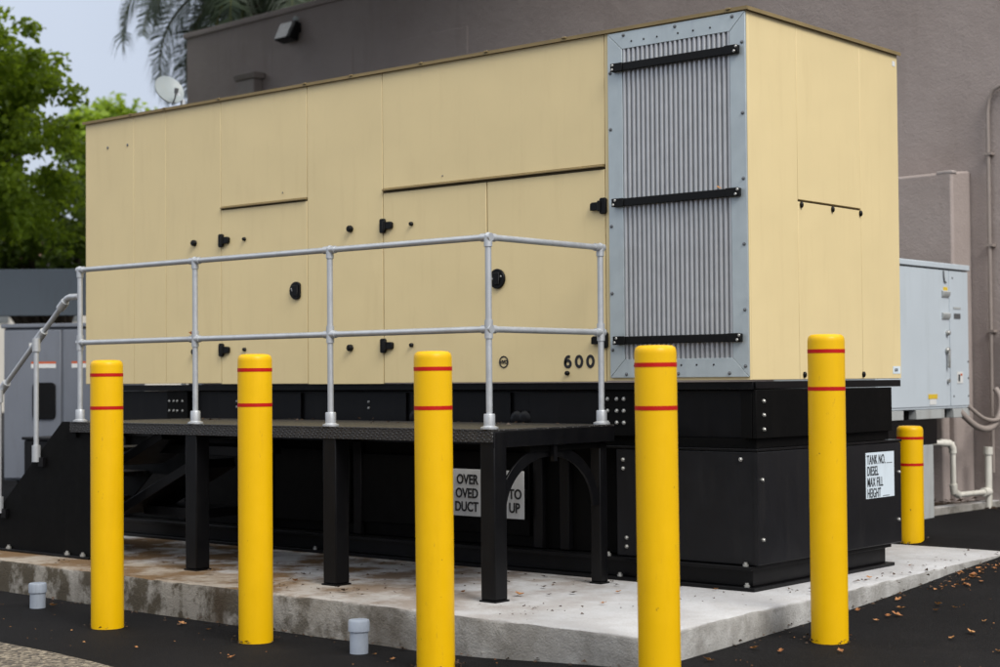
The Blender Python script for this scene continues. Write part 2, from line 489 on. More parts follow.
# roof with a folded lip
MB().box(LX-.012, .014, -.014, WY+.014, ZT+.001, ZT+.012).build('roof', M['tan_dark'], gen, bevel=.003)
lip = MB()
lip.box(LX-.016, .018, -.020, -.0145, ZT-.004, ZT+.016); lip.box(.0145, .020, -.0145, WY+.014, ZT-.006, ZT+.014)
lip.build('roof_lip', M['tan_dark'], gen)
jm = MB().box(-.014, .014, -.006, .004, -.004, .006); j0 = jm.build('lip_clip', M['tan_dark'], gen, at=(-5.3, -.022, ZT+.012), bevel=.002)
for x in (-4.9, -4.3, -3.42, -2.98, -2.36, -1.82, -1.22, -.1): inst(j0, gen, (x, -.022, ZT+.012))

# hinges, latches, knobs, handles
def disc_bm(r, h, seg=8, dome=.3):
    return MB().lathe([(r*1.05, 0), (r*1.05, -h*.25), (r, -h*.3), (r, -h*.8), (r*.75, -h)], seg, ax='y')
def hinge(par, x, z, s):
    b = MB()
    w = .023
    b.prism([(x-w, z-.038), (x-w+.008, z-.046), (x+w-.008, z-.046), (x+w, z-.038), (x+w, z+.038), (x+w-.008, z+.046), (x-w+.008, z+.046), (x-w, z+.038)], -.018, -.0003, 'y')
    a0, a1 = sorted((x+s*w, x+s*(w+.064)))
    b.prism([(a0, z-.023), (a1-(.012 if s > 0 else 0), z-.023), (a1, z-.015 if s > 0 else z-.023), (a1, z+.015 if s > 0 else z+.023),
             (a1-(.012 if s > 0 else 0), z+.023), (a0+(.012 if s < 0 else 0), z+.023), (a0, z+.015 if s < 0 else z+.023), (a0, z-.015 if s < 0 else z-.023)], -.022, -.0003, 'y')
    b.tube([(x+s*.022, -.02, z-.030), (x+s*.022, -.02, z+.030)], .011, 10)
    h = b.build('hinge', M['black_plastic'], par, bevel=.003)
    return h
for z in (2.122, 1.358):
    hinge(d1, -4.292, z, 1); hinge(d2, -2.712, z, 1)
hinge(d3, -.957, 2.122, -1); hinge(d3, -.957, 1.358, -1)
lat = disc_bm(.022, .028).build('latch', M['black_plastic'], gen, at=(-4.585, -.001, 2.122))
for p in ((-3.008, -.001, 2.122), (-3.012, -.001, 1.35), (-4.585, -.001, 1.35)): inst(lat, gen, p)
kb = disc_bm(.013, .02).build('door_knob', M['black_plastic'], d1, at=(-4.048, -.001, 2.119))
inst(kb, d1, (-4.05, -.001, 1.358)); inst(kb, d2, (-2.463, -.001, 2.119)); inst(kb, d2, (-2.467, -.001, 1.358))
inst(kb, d3, (-1.229, -.001, 1.172))
def handle(par, x, z, s):
    b = MB(); pts = []
    for k in range(28):
        q = 2*math.pi*k/28
        px = .060*math.cos(q); pz = .060*math.sin(q)
        pts.append((x+max(-.04, px*s)*s if True else 0, z+pz))
    b.prism(pts, -.016, -.0003, 'y')
    b.prism([(x-.022, z-.038), (x+.022, z-.038), (x+.026, z+.036), (x-.026, z+.036)], -.024, -.0165, 'y')
    b.build('door_handle', M['black_plastic'], par, bevel=.004)
    s0 = MB().lathe([(.006, 0), (.006, -.003), (.003, -.005)], 8, ax='y').build('screw', M['steel'], par, at=(x-.03, -.0165, z))
    s1 = inst(s0, par, (x+.036*s, -.0165, z+.012))
handle(d1, -3.524, 1.742, -1); handle(d3, -1.755, 1.742, 1)
hk = MB().lathe([(.010, 0), (.010, -.003), (.006, -.005)], 10, ax='y').build('plug', M['bolt_dark'], gen, at=(-5.6, -.001, 2.9))
inst(hk, gen, (-5.36, -.001, 2.898)); hk2 = MB().lathe([(.005, 0), (.005, -.002), (.003, -.003)], 8, ax='y').build('rivet', M['bolt_dark'], gen, at=(-2.2, -.001, 2.40)); inst(hk2, gen, (-3.66, -.001, 2.41))
# end-face latches
el = MB().lathe([(.0115, 0), (.0115, .010), (.008, .014)], 10, ax='x')
for i, v in enumerate(el.v): el.v[i] = (v[0], v[1], v[2]*1.5)
e0 = el.build('panel_latch', M['black_plastic'], gen, at=(.0005, .545, 2.098))
inst(e0, gen, (.0005, .895, 2.098)); inst(e0, gen, (.0005, 1.225, 2.098)); inst(e0, gen, (.0005, .558, 1.152)); inst(e0, gen, (.0005, 1.237, 1.152))
MB().box(.0002, .002, 1.61, 1.705, 1.155, 1.20).build('sticker', M['white_sign'], gen)
text_part('sticker_print', '600', .028, (.0022, 1.63, 1.168), '+x', M['ink_grey'], gen, 1.0)
MB().box(.0002, .002, 1.655, 1.69, 3.03, 3.06).build('sticker', M['white'], gen)
# lettering and round mark
def ribbon(pts, w, closed):
    n = len(pts); vs = []; fs = []
    for i in range(n):
        a = Vector(pts[(i-1) % n if closed else max(i-1, 0)]); b = Vector(pts[(i+1) % n if closed else min(i+1, n-1)])
        t = (b-a).normalized(); nn = Vector((-t.y, t.x))*w/2; c = Vector(pts[i])
        for q in (c+nn, c-nn):
            for yy in (-.0006, -.0030): vs.append((q.x, yy, q.y))
    for i in range(n if closed else n-1):
        a, b = i*4, ((i+1) % n)*4
        fs += [(a+1, b+1, b+3, a+3), (a, a+1, b+1, b), (a+2, b+2, b+3, a+3)]
    return vs, fs
def ell(cx, cz, rx, rz, a0=0, a1=360, n=28):
    return [(cx+rx*math.cos(R(a0+(a1-a0)*k/n)), cz+rz*math.sin(R(a0+(a1-a0)*k/n))) for k in range(n+(a1-a0 < 360))]
for k, ch in enumerate('600'):
    x0 = -1.228+.082*k; b = MB()
    if ch == '0': b.add(*ribbon(ell(x0, 1.2385, .0215, .0300), .0170, True))
    else:
        b.add(*ribbon(ell(x0, 1.2265, .0195, .0185), .0170, True))
        b.add(*ribbon([(x0-.0195, 1.2265), (x0-.0190, 1.240), (x0-.0150, 1.254), (x0-.007, 1.264), (x0+.004, 1.268), (x0+.017, 1.265)], .0170, False))
    b.build('digit', M['ink'], d3, smooth=False)
ring = MB(); pr = []
lg = MB(); n = 36; vs = []; fs = []
for k in range(n):
    q = 2*math.pi*k/n
    for r_ in (.036, .029):
        for yy in (-.0012, -.0035): vs.append((-1.714+r_*math.cos(q), yy, 1.243+r_*math.sin(q)))
for k in range(n):
    a, b = k*4, ((k+1) % n)*4
    fs += [(a+1, b+1, b+3, a+3), (a, b, b+1, a+1), (a+3, b+3, b+2, a+2), (a+2, b+2, b, a)]
lg.add(vs, fs).build('round_mark', M['ink'], d3)
text_part('round_mark_print', 'HVO', .031, (-1.744, -.003, 1.2325), '-y', M['ink'], d3, .9, bold=.0009)

# radiator panel: galvanised frame, corrugated sheet, three black bars
FX0, FX1, FZ0, FZ1 = -.913, -.001, 1.143, 3.094
IX0, IX1, IZ0, IZ1 = -.812, -.098, 1.245, 2.998
rp = MB(); yf, yb = -.014, -.0005
for q in ([(FX0,FZ0),(FX1,FZ0),(IX1,IZ0),(IX0,IZ0)], [(FX1,FZ0+.001),(FX1,FZ1-.001),(IX1,IZ1-.0006),(IX1,IZ0+.0006)],
          [(FX1,FZ1),(FX0,FZ1),(IX0,IZ1),(IX1,IZ1)], [(FX0,FZ1-.001),(FX0,FZ0+.001),(IX0,IZ0+.0006),(IX0,IZ1-.0006)]):
    cx_ = sum(p[0] for p in q)/4; cz_ = sum(p[1] for p in q)/4
    rp.prism([(cx_+(p[0]-cx_)*.9985, cz_+(p[1]-cz_)*.9985) for p in q], yf, yb, 'y')
grille = rp.build('radiator_frame', M['galv_sheet'], gen, bevel=.0015)
cb = MB(); vs = []; fs = []; nx = 16*23
for i in range(nx+1):
    x = IX0-.006+(IX1-IX0+.012)*i/nx
    ph = 2*math.pi*i/16
    y = -.0115+.0190*max(0., .5+.5*math.cos(ph))**2.6
    vs += [(x, y, IZ0-.012), (x, y, IZ1+.010)]
for i in range(nx): fs.append((2*i, 2*i+2, 2*i+3, 2*i+1))
cb.add(vs, fs).build('corrugated_sheet', M['corr'], grille)
for z in (2.893, 2.128, 1.352):
    b = MB(); b.box(-.872, -.034, -.040, -.0145, z-.022, z+.022)
    b.box(-.872, -.79, -.046, -.0405, z-.024, z+.024); b.box(-.115, -.034, -.046, -.0405, z-.024, z+.024)
    bar = b.build('retaining_bar', M['black_plastic'], grille, bevel=.003)
fb = MB().lathe([(.011, 0), (.011, -.002), (.0068, -.003), (.0068, -.008), (.005, -.009)], 6, ax='y')
f0 = fb.build('frame_bolt', M['bolt_dark'], grille, at=(-.895, -.0142, 2.87))
for p in ((-.895, 2.55), (-.895, 2.0), (-.895, 1.62), (-.895, 1.30), (-.02, 2.93), (-.02, 2.55), (-.02, 2.2), (-.02, 1.85), (-.02, 1.5), (-.02, 1.2),
          (-.80, 3.075), (-.45, 3.075), (-.08, 3.075), (-.80, 1.163), (-.62, 1.163), (-.45, 1.163), (-.12, 1.163)):
    inst(f0, grille, (p[0], -.0142, p[1]))
rv = MB().lathe([(.006, 0), (.006, -.0015), (.004, -.003)], 8, ax='y').build('rivet', M['ink'], grille, at=(-.745, -.0142, 3.035))
for x in (-.66, -.57, -.43, -.33, -.22): inst(rv, grille, (x, -.0142, 3.035))
for x in (-.745, -.66, -.57, -.43, -.33, -.22): inst(rv, grille, (x, -.0142, 1.21))
bs_ = MB().lathe([(.008, 0), (.008, -.004), (.005, -.007)], 10, ax='y').build('bar_screw', M['steel'], grille, at=(-.855, -.0462, 2.905))
for z in (2.893, 2.128, 1.352):
    for x in (-.858, -.050):
        for dz in (.012, -.012):
            if (x, z, dz) != (-.858, 2.893, .012): inst(bs_, grille, (x+(.012 if dz > 0 else 0), -.0462, z+dz))

# black base frame under the enclosure
bf = MB()
bf.box(LX+.005, -.012, .040, .110, 1.075, 1.116)                # top rail, long side
bf.box(LX+.005, -.03, .118, 1.60, .812, 1.070)                  # body set back
bf.box(-.010, -.002, .058, 1.715, 1.078, 1.118)
base = bf.build('base_frame', M['black'], gen, bevel=.003)
MB().box(-.028, -.004, .060, 1.60, .812, 1.074).build('frame_end_plate', M['black_matt'], base, bevel=.003)
for x0, x1 in ((-1.02, -.80), (-.10, -.030), (-4.98, -4.75)):
    MB().box(x0, x1, .060, .116, .814, 1.073).build('splice_plate', M['black_matt'], base, bevel=.002)
for x0, x1 in ((-4.45, -3.60), (-3.35, -2.62), (-2.22, -1.75), (-1.6, -1.06)):
    MB().box(x0, x1, .098, .117, .83, 1.06).build('access_plate', M['black'], base, bevel=.002)
hb = MB().lathe([(.0125, 0), (.0125, -.003), (.0095, -.004), (.0095, -.010), (.007, -.012)], 6, ax='y')
h0 = hb.build('base_bolt', M['steel'], base, at=(-1.0, .0598, 1.025))
for x in (-.975, -.945, -.92): pass
for x in (-.99, -.925, -.875):
    for z in (1.022, .955, .888):
        if (x, z) == (-.99, 1.022): continue
        inst(h0, base, (x, .0598, z))
h0.location = Vector((-.99, .0598, 1.022))-root_loc(base)
hs = MB().lathe([(.009, 0), (.009, -.006), (.006, -.009)], 10, ax='y').build('plate_screw', M['steel'], base, at=(-4.95, .0598, 1.0))
for x in (-4.90, -4.86, -4.80):
    for z in (1.0, .93): inst(hs, base, (x, .0598, z))
inst(hs, base, (-4.95, .0598, .93))
for x in (-4.25, -2.95):
    for z in (1.0, .96): inst(hs, base, (x, .0978, z))
pl = MB().lathe([(.05, 0), (.05, -.02), (.035, -.03), (.02, -.032)], 16, ax='y').build('pipe_plug', M['black'], base, at=(-2.54, .117, .90))
for x in (-2.32, -1.70, -1.64): inst(pl, base, (x, .117, .90))
be = MB().lathe([(.0125, 0), (.0125, .003), (.0095, .004), (.0095, .010), (.007, .012)], 6, ax='x')
b0 = be.build('base_bolt', M['steel'], base, at=(-.0035, .133, 1.012))
for z in (.937, .860): inst(b0, base, (-.0035, .133, z))

# fuel tank
tb = MB(); tb.box(-.93, 0, .055, 1.70, .135, .742)
tank = tb.build('fuel_tank', M['tank'], gen, bevel=.006)
MB().box(LX-.0, -.935, .14, 1.66, .135, .742).build('tank_wall', M['black_matt'], tank, bevel=.004)
MB().box(LX+.01, .004, .050, 1.705, .744, .757).build('tank_top_plate', M['black'], tank, bevel=.002)
MB().box(LX+.01, -.03, .10, 1.60, .759, .8115).build('tank_spacer', M['black_matt'], tank)
for x in (-5.6, -4.9, -4.0, -3.1, -2.45, -1.58, -1.38):
    MB().box(x, x+.07, .100, .139, .137, .741).build('tank_stiffener', M['black'], tank, bevel=.004)
MB().box(-2.40, -1.62, .112, .138, .20, .70).build('tank_cover', M['black_matt'], tank, bevel=.004)
MB().box(-3.05, -2.5, .112, .138, .22, .66).build('tank_cover', M['black_matt'], tank, bevel=.004)
MB().box(-4.0+.12, -3.15, .112, .138, .2, .68).build('tank_cover', M['black_matt'], tank, bevel=.004)
t0 = be.build('tank_bolt', M['steel'], tank, at=(.0005, .104, .591))
for p in ((.0005, .107, .271), (.0005, 1.665, .56), (.0005, 1.655, .275)): inst(t0, tank, p)
MB().box(-.018, .0065, .0495, .0545, .14, .74).build('tank_corner_strip', M['tank'], tank)
t1 = hb.build('tank_bolt', M['steel'], tank, at=(-.10, .0548, .70))
for p in ((-.88, .0548, .68), (-.88, .0548, .63), (-.86, .0548, .24), (-.86, .0548, .19)): inst(t1, tank, p)
# base rail: I-beam under the tank
br = MB()
br.box(LX+.03, -.02, .012, 1.60, .112, .132); br.box(LX+.03, -.045, .075, 1.57, .022, .111); br.box(LX+.03, -.004, .020, 1.61, .001, .021)
rail = br.build('base_rail', M['black'], gen, bevel=.002)
vb = MB().lathe([(.016, 0), (.016, .012), (.010, .012), (.010, .022)], 10).build('anchor_bolt', M['steel'], rail, at=(-.065, .035, .1325))
inst(vb, rail, (-.065, .045, .0215)); inst(vb, rail, (-.90, .04, .0215)); inst(vb, rail, (-.98, .04, .1325)); inst(vb, rail, (-2.45, .04, .0215)); inst(vb, rail, (-3.4, .04, .0215))
# tank sign on the end
sg = MB().box(.001, .004, 1.250, 1.602, .420, .690).build('tank_sign', M['white_sign'], tank, bevel=.001, label='white stencilled tank sign on the black end')
y0 = 1.262
for s, z in (('TANK NO.', .622), ('DIESEL', .556), ('MAX FILL', .490), ('HEIGHT', .426)):
    text_part('sign_lettering', s, .078, (.0052, y0, z), '+x', M['ink_grey'], sg, .58, bold=.0004, spacing=1.05)
MB().box(.0042, .0056, 1.505, 1.575, .622, .625).build('sign_line', M['ink_grey'], sg)
MB().box(.0042, .0056, 1.455, 1.535, .428, .431).build('sign_line', M['ink_grey'], sg)
# sign under the deck
s2 = MB().box(-2.235, -1.605, .045, .049, .306, .592).build('warning_sign', M['grey_sign'], tank, bevel=.001, label='weathered white warning sign with black capitals under the deck')
for x_ in (-2.2, -1.65): MB().box(x_-.02, x_+.02, .0492, .1115, .42, .48).build('sign_bracket', M['black'], tank)
for s, x, z in (('COVER', -2.212, .512), ('REMOVED', -2.32, .425), ('PRODUCT', -2.31, .340)):
    pass
text_part('sign_lettering', 'OVER', .082, (-2.140, .0438, .502), '-y', M['ink'], s2, .84, bold=.0022)
text_part('sign_lettering', 'OVED', .082, (-2.150, .0438, .418), '-y', M['ink'], s2, .84, bold=.0022)
text_part('sign_lettering', 'DUCT', .082, (-2.156, .0438, .336), '-y', M['ink'], s2, .84, bold=.0022)
text_part('sign_lettering', 'TO', .082, (-1.722, .0438, .425), '-y', M['ink'], s2, .86, bold=.0022)
text_part('sign_lettering', 'UP', .082, (-1.722, .0438, .343), '-y', M['ink'], s2, .86, bold=.0022)

# ------------------------------------------------------------------ service platform with stair and guard rail
plat = thing('service_platform', 'black steel service platform with galvanised guard rail beside the generator', 'platform', (-2.6, -.6, 0))
DX0, DX1, DY0, DY1, DZ = -4.45, -.822, -1.150, -.105, .885
MB().box(DX0, DX1, DY0, DY1, DZ-.012, DZ).build('deck', M['checker'], plat, bevel=.003)
MB().box(DX0, DX1-.001, DY0+.001, DY0+.012, DZ-.068, DZ-.0125).build('deck_skirt', M['checker'], plat, bevel=.002)
MB().box(DX1-.012, DX1, DY0+.0125, DY1, DZ-.095, DZ-.0125).build('deck_skirt', M['black'], plat, bevel=.002)
fr = MB(); fr.box(DX0, DX1-.0125, DY1-.07, DY1, DZ-.10, DZ-.0125); fr.box(DX0, DX0+.05, DY0+.0125, DY1-.071, DZ-.10, DZ-.0125)
for x in (-3.24, -2.03): fr.box(x-.03, x+.03, -1.025, DY1-.071, DZ-.09, DZ-.0125)
fr.build('deck_frame', M['black_matt'], plat)
def leg(x, y, w=.052):
    l = MB().box(x-w, x+w, y-w, y+w, .010, (DZ-.0127 if y < -1 else DZ-.1005)).build('leg', M['black'], plat, bevel=.006)
    MB().box(x-w-.006, x+w+.006, y-w-.006, y+w+.006, .001, .0095).build('foot_plate', M['black'], l)
    return l
leg(-.870, -1.085, .049); leg(-2.035, -1.083); leg(-3.24, -1.083)
leg(-.90, -.150, .034); leg(-4.36, -.145, .034)
# cut-out knee plate at the right end
arcp = [(-.61-.43*math.cos(R(a)), .44+.345*math.sin(R(a))) for a in range(0, 181, 6)]+[(-.61-.37*math.cos(R(a)), .44+.285*math.sin(R(a))) for a in range(180, -1, -6)]
MB().prism(arcp, -.889, -.875, 'x').build('curved_brace', M['black'], plat, bevel=.002)
MB().box(-.895, -.862, -.80, -.18, .755, .784).build('beam_flange', M['black_matt'], plat)
MB().box(-.858, -.835, -.63, -.60, .70, .789).build('brace_rib', M['black'], plat)
# cross members under the deck at the stair end
b = MB()
for (x0, z0, x1, z1, y) in ((-4.30, .70, -3.30, .70, -.45), (-4.30, .62, -3.86, .80, -.62), (-4.30, .30, -3.55, .62, -.62), (-4.2, .30, -3.6, .30, -.5)):
    d = Vector((x1-x0, 0, z1-z0)); n_ = Vector((-d.z, 0, d.x)).normalized()*.03
    b.prism([(x0+n_.x, z0+n_.z), (x1+n_.x, z1+n_.z), (x1-n_.x, z1-n_.z), (x0-n_.x, z0-n_.z)], y-.25, y+.1, 'y')
b.build('under_brace', M['black'], plat, bevel=.003)
# stair on the left end
SS = .826
def sz(x): return .887+(x+4.58)*SS
st = MB().prism([(-4.262, .012), (-4.262, .884), (-4.58, .884), (-5.62, sz(-5.62)), (-5.62, .012)], -1.118, -1.104, 'y').build('stair_stringer', M['black_matt'], plat, bevel=.002)
MB().prism([(-4.262, .5), (-4.262, .884), (-4.58, .884), (-5.62, sz(-5.62)), (-5.62, .012), (-5.3, .012), (-4.7, .5)], -.30, -.286, 'y').build('stair_stringer', M['black_matt'], plat)
MB().box(-5.64, -4.26, -1.1035, -1.06, .002, .0115).build('stringer_foot', M['black'], plat)
MB().box(-5.64, -4.25, -1.150, -1.1185, .002, .016).build('stringer_foot', M['black'], plat, bevel=.002)
ab = MB().lathe([(.018, 0), (.018, .014), (.010, .015), (.010, .026)], 10).build('anchor_bolt', M['steel'], plat, at=(-5.17, -1.135, .0165))
inst(ab, plat, (-4.50, -1.135, .0165)); inst(ab, plat, (-4.33, -1.135, .0165))
for k in range(4):
    z = .70-.18*k; x = -4.64-.215*k
    MB().box(x-.14, x+.12, -1.1035, -.301, z-.03, z).build('stair_tread', M['checker'], plat, bevel=.002)
# guard rail
PY = -1.111; TR = .0168
posts = [(-4.39, PY), (-3.222, PY), (-2.045, PY), (-.872, PY), (-.878, -.147)]
RT, RM = 1.872, 1.398
for i, (x, y) in enumerate(posts):
    p = MB().tube([(x, y, DZ+.02), (x, y, RT-.02)], TR, 18).build('rail_post', M['galv'], plat)
    b = MB().lathe([(.047, DZ+.0005), (.047, DZ+.010), (.034, DZ+.014), (.030, DZ+.018), (.030, DZ+.072), (.028, DZ+.078)], 20, (x, y, 0))
    b.build('base_flange', M['galv'], p)
    FR = .0222
    for k in (0, 1):
        f = MB()
        zc = (RT, RM)[k]
        if i < 4:
            a0 = x-(.045 if i > 0 else .022); a1 = x+(.045 if i < 3 else .022)
            f.tube([(a0, y, zc), (a1, y, zc)], FR-.0005, 16)
        if i >= 3:
            b0_, b1_ = (y-.01, y+.05) if i == 3 else (y-.05, y+.027)
            f.tube([(x, b0_, zc), (x, b1_, zc)], FR-.0005, 16)
        f.tube([(x, y, zc-.048), (x, y, zc+(.008 if k == 0 else .048))], FR, 18)
        if k == 0: f.lathe([(FR-.0005, zc), (FR-.003, zc+.014), (.012, zc+.023), (.003, zc+.026)], 16, (x, y, 0))
        f.build('rail_fitting', M['galv'], p)
for z in (RT, RM):
    MB().tube([(posts[0][0], PY, z), (posts[3][0], PY, z)], TR, 18).build('guard_rail', M['galv'], plat)
    MB().tube([(posts[3][0], PY, z), (posts[4][0], -.147, z)], TR, 18).build('guard_rail', M['galv'], plat)
# stair handrail
hx = lambda x: 1.67+(x+4.556)*.785
MB().tube([(-4.40, PY, 1.70), (-4.50, PY, 1.70), (-4.535, PY, 1.69), (-4.556, PY, 1.672)], TR+.004, 16).build('rail_elbow', M['galv'], plat)
MB().tube([(-4.55, PY, hx(-4.55)), (-5.45, PY, hx(-5.45))], TR, 16).build('stair_handrail', M['galv'], plat)
MB().tube([(-4.552, PY, hx(-4.552)), (-4.61, PY, hx(-4.61))], .028, 16).build('rail_fitting', M['galv'], plat)
for x in (-4.838, -5.274):
    p = MB().tube([(x, PY-.03, sz(x)-.04), (x, PY-.03, hx(x)-.02)], TR, 16).build('rail_post', M['galv'], plat)
    MB().tube([(x, PY-.03, sz(x)-.06), (x, PY-.03, sz(x)+.05)], .029, 16).build('post_socket', M['galv'], p)
    b = MB().tube([(x+.045, PY, hx(x+.045)), (x-.045, PY, hx(x-.045))], .028, 16); b.tube([(x, PY-.03, hx(x)-.10), (x, PY-.03, hx(x)-.012)], .027, 16)
    b.build('rail_fitting', M['galv'], p)
    b = MB().box(x+.02, x+.075, PY-.03, PY-.0085, sz(x)-.09, sz(x)-.03); b.build('post_bracket', M['black'], p)

# ------------------------------------------------------------------ bollards
BR = .0885
def make_bollard(h):
    t = thing('bollard', None, 'bollard', (0, 0, 0))
    prof = [(BR, -.35), (BR, h-.035), (BR*.985, h-.022), (BR*.93, h-.010), (BR*.80, h-.002), (BR*.5, h), (.004, h)]
    MB().lathe(prof, 48).build('sleeve', M['yellow'], t)
    for z in (h-.082, h-.262):
        MB().lathe([(BR-.003, z-.0092), (BR+.0009, z-.0092), (BR+.0009, z+.0092), (BR-.003, z+.0092)], 48).build('red_stripe', M['red'], t)
    return t
BL = [(-2.852, -2.027, 1.262, 'yellow bollard with two red stripes, leftmost of the row, by the smaller grey pipe stub'),
      (-1.827, -1.857, 1.280, "yellow red-striped bollard before the platform's two left legs, left of a pipe stub"),
      (-.509, -1.921, 1.273, 'yellow red-striped bollard hiding the left part of the warning sign under the deck'),
      (.698, -1.854, 1.278, 'yellow red-striped bollard in front of the corrugated radiator panel, nearest the camera'),
      (.716, -.464, 1.345, 'yellow red-striped bollard at the beige end wall, left of the tank sign'),
      (-.545, 2.90, .80, 'short yellow red-striped bollard behind the pad beside the pale grey cabinet')]
for x, y, top, lab in BL:
    g0 = gz(x, y)
    t = make_bollard(top-g0)
    t.location = (x, y, g0); tag(t, lab, 'bollard', 'yellow bollards guarding the generator')
    t.rotation_euler = (random.uniform(-.004, .004), random.uniform(-.004, .004), random.uniform(0, 6))

# ------------------------------------------------------------------ grey pipe stubs
def stub(x, y, h, lab):
    g0 = gz(x, y)
    t = thing('pipe_stub', lab, 'pipe stub', (x, y, g0), group='grey capped pipe stubs in the asphalt')
    MB().lathe([(.046, -.1), (.046, h-.052)], 28).build('pipe', M['pvc_grey'], t, at=(x, y, g0))
    c = MB().lathe([(.047, h-.058), (.053, h-.056), (.053, h-.010), (.050, h-.002), (.044, h), (.004, h)], 28)
    c.build('pipe_cap', M['pvc_grey'], t, at=(x, y, g0))
stub(-3.845, -1.80, .148, 'grey capped pipe stub left of the leftmost bollard')
stub(-1.148, -1.785, .165, 'grey capped pipe stub between two bollards at the pad face')

# ------------------------------------------------------------------ building behind
A0 = Vector((-12.303, 6.168, 0)); E_ = Vector((.99754, -.07003, 0)); Nn = Vector((-.07003, -.99754, 0))
BANG = math.atan2(E_.y, E_.x)
bld = thing('building', 'taupe stucco building behind the generator with a projecting wall pier', 'building', A0, BANG)
# everything of the building is built in its own frame: x along the wall, -y outward
def lb(m, name, mat, par=bld, **k):
    o = m.build(name, mat, None, at=(0, 0, 0), **k); o.parent = par; o.location = (0, 0, 0); return o
HT = 5.58
lb(MB().box(0, 17, .0, 9, -.4, HT), 'wall', M['stucco'])
cop = lb(MB().box(-.04, 17.04, -.035, 9.05, HT+.001, HT+.07), 'coping', M['stucco'], bevel=.01)
pl_m = MB().prism([(-.310, -.4), (-.004, -.4), (-.004, 2.83), (-.310, 2.80)], 9.4, 11.12, 'x')
pier = lb(pl_m, 'pier', M['stucco'], bevel=.02)
lb(MB().box(10.98, 11.127, -.3125, -.24, 2.785, 2.812), 'chipped_edge', M['stucco_chip'], pier, bevel=.008)
lb(MB().box(10.72, 11.075, -.42, -.312, .0, .92), 'pier_plinth', M['stucco'], pier, bevel=.02)
for x0, x1, z0, z1 in ((2.6, 3.3, 4.5, 5.0), (4.0, 5.2, 4.35, 4.95), (11.3, 12.6, 4.6, 4.9)):
    lb(MB().box(x0, x1, -.006, -.001, z0, z1), 'plaster_patch', M['stucco'], bevel=.004)

def wallthing(name, label, cat, s, z):
    p = A0+E_*s; return thing(name, label, cat, (p.x, p.y, z), BANG)
def lp(m, name, mat, par, **k):
    o = m.build(name, mat, None, at=(0, 0, 0), **k); o.parent = par; o.location = (0, 0, 0); return o
# floodlight near the parapet
fl = wallthing('floodlight', 'black floodlight mounted just under the parapet of the dark wall', 'floodlight', 2.24, 5.36)
lp(MB().box(.02, .12, -.05, -.001, -.05, .07), 'wall_plate', M['black_plastic'], fl, bevel=.01)
hd = MB().prism([(-.20, -.13), (-.05, -.16), (-.03, .07), (-.09, .09)], -.17, .13, 'x')
lp(hd, 'lamp_head', M['black_plastic'], fl, bevel=.015)
lp(MB().prism([(-.205, -.118), (-.197, -.118), (-.098, .078), (-.106, .078)], -.15, .08, 'x'), 'lens', M['lens'], fl)
lp(MB().lathe([(.035, 0), (.035, .04), (.02, .05)], 14, (.10, -.07, .085)), 'photocell', M['dish'], fl)
# scupper box
sb = wallthing('wall_box', 'taupe flared box fixed on the dark wall above the generator roof', 'wall box', 1.45, 4.80)
lp(MB().box(-.17, .15, -.14, -.001, -.16, .045), 'box_body', M['pipe_taupe'], sb, bevel=.01)
lp(MB().prism([(-.16, .047), (-.19, .12), (-.001, .12), (-.001, .047)], -.22, .20, 'x'), 'box_rim', M['pipe_taupe'], sb, bevel=.01)
# conduit at the right
cd = wallthing('wall_conduit', 'taupe painted conduit climbing the wall right of the pier and bending over', 'conduit', 11.30, 0)
lp(MB().tube([(0, -.04, .35), (0, -.04, 3.30), (.015, -.04, 3.40), (.055, -.04, 3.47), (.13, -.04, 3.50), (1.4, -.04, 3.50)], .016, 12), 'conduit_tube', M['pipe_taupe'], cd)
for z in (.8, 1.5, 2.2, 2.95):
    lp(MB().box(-.035, .035, -.060, -.001, z-.010, z+.010), 'conduit_strap', M['pipe_taupe'], cd)

# ------------------------------------------------------------------ pale grey cabinet on its stand at the right
AX = -1.005; AY0, AY1 = 3.30, 4.845; AZ0, AZ1 = .885, 2.0
hv = thing('outdoor_cabinet', 'pale grey metal equipment cabinet on a skid between generator end and pier', 'cabinet', (AX-.4, 4.1, AZ0-.07))
MB().box(AX-.85, AX, AY0, AY1, AZ0, AZ1-.04).build('cabinet_body', M['hvac'], hv, bevel=.006)
MB().box(AX-.87, AX+.016, AY0-.015, AY1+.012, AZ1-.034, AZ1+.01).build('cabinet_lid', M['hvac'], hv, bevel=.006)
lt = MB()
for k in range(12): lt.box(AX-.0, AX+.010, AY0+.03+k*.125, AY0+.03+k*.125+.10, AZ1-.0395, AZ1-.0345)
lt.build('lid_gap_strip', M['ink'], hv)
MB().box(AX+.0005, AX+.006, AY0+.02, 4.50, AZ0+.02, AZ1-.045).build('cabinet_door', M['hvac'], hv, bevel=.002)
MB().box(AX+.0005, AX+.006, 4.512, AY1-.01, AZ0+.02, AZ1-.045).build('cabinet_door', M['hvac'], hv, bevel=.002)
for z, hgt, mt in ((1.79, .05, 'hvac_skid'), (1.62, .05, 'hvac_skid')):
    b = MB().prism([(AX+.0065, z-hgt), (AX+.024, z-hgt*.6), (AX+.028, z), (AX+.0065, z+.01)], 4.37, 4.49, 'y'); b.build('door_bracket', M[mt], hv, bevel=.003)
MB().box(AX+.0065, AX+.010, 4.40, 4.47, 1.795, 1.825).build('label_plate', M['yellow_label'], hv)
MB().box(AX+.0065, AX+.010, 4.58, 4.69, 1.585, 1.625).build('label_plate', M['bolt_dark'], hv)
MB().box(AX+.0065, AX+.010, 4.57, 4.70, 1.66, 1.675).build('label_plate', M['hvac_skid'], hv)
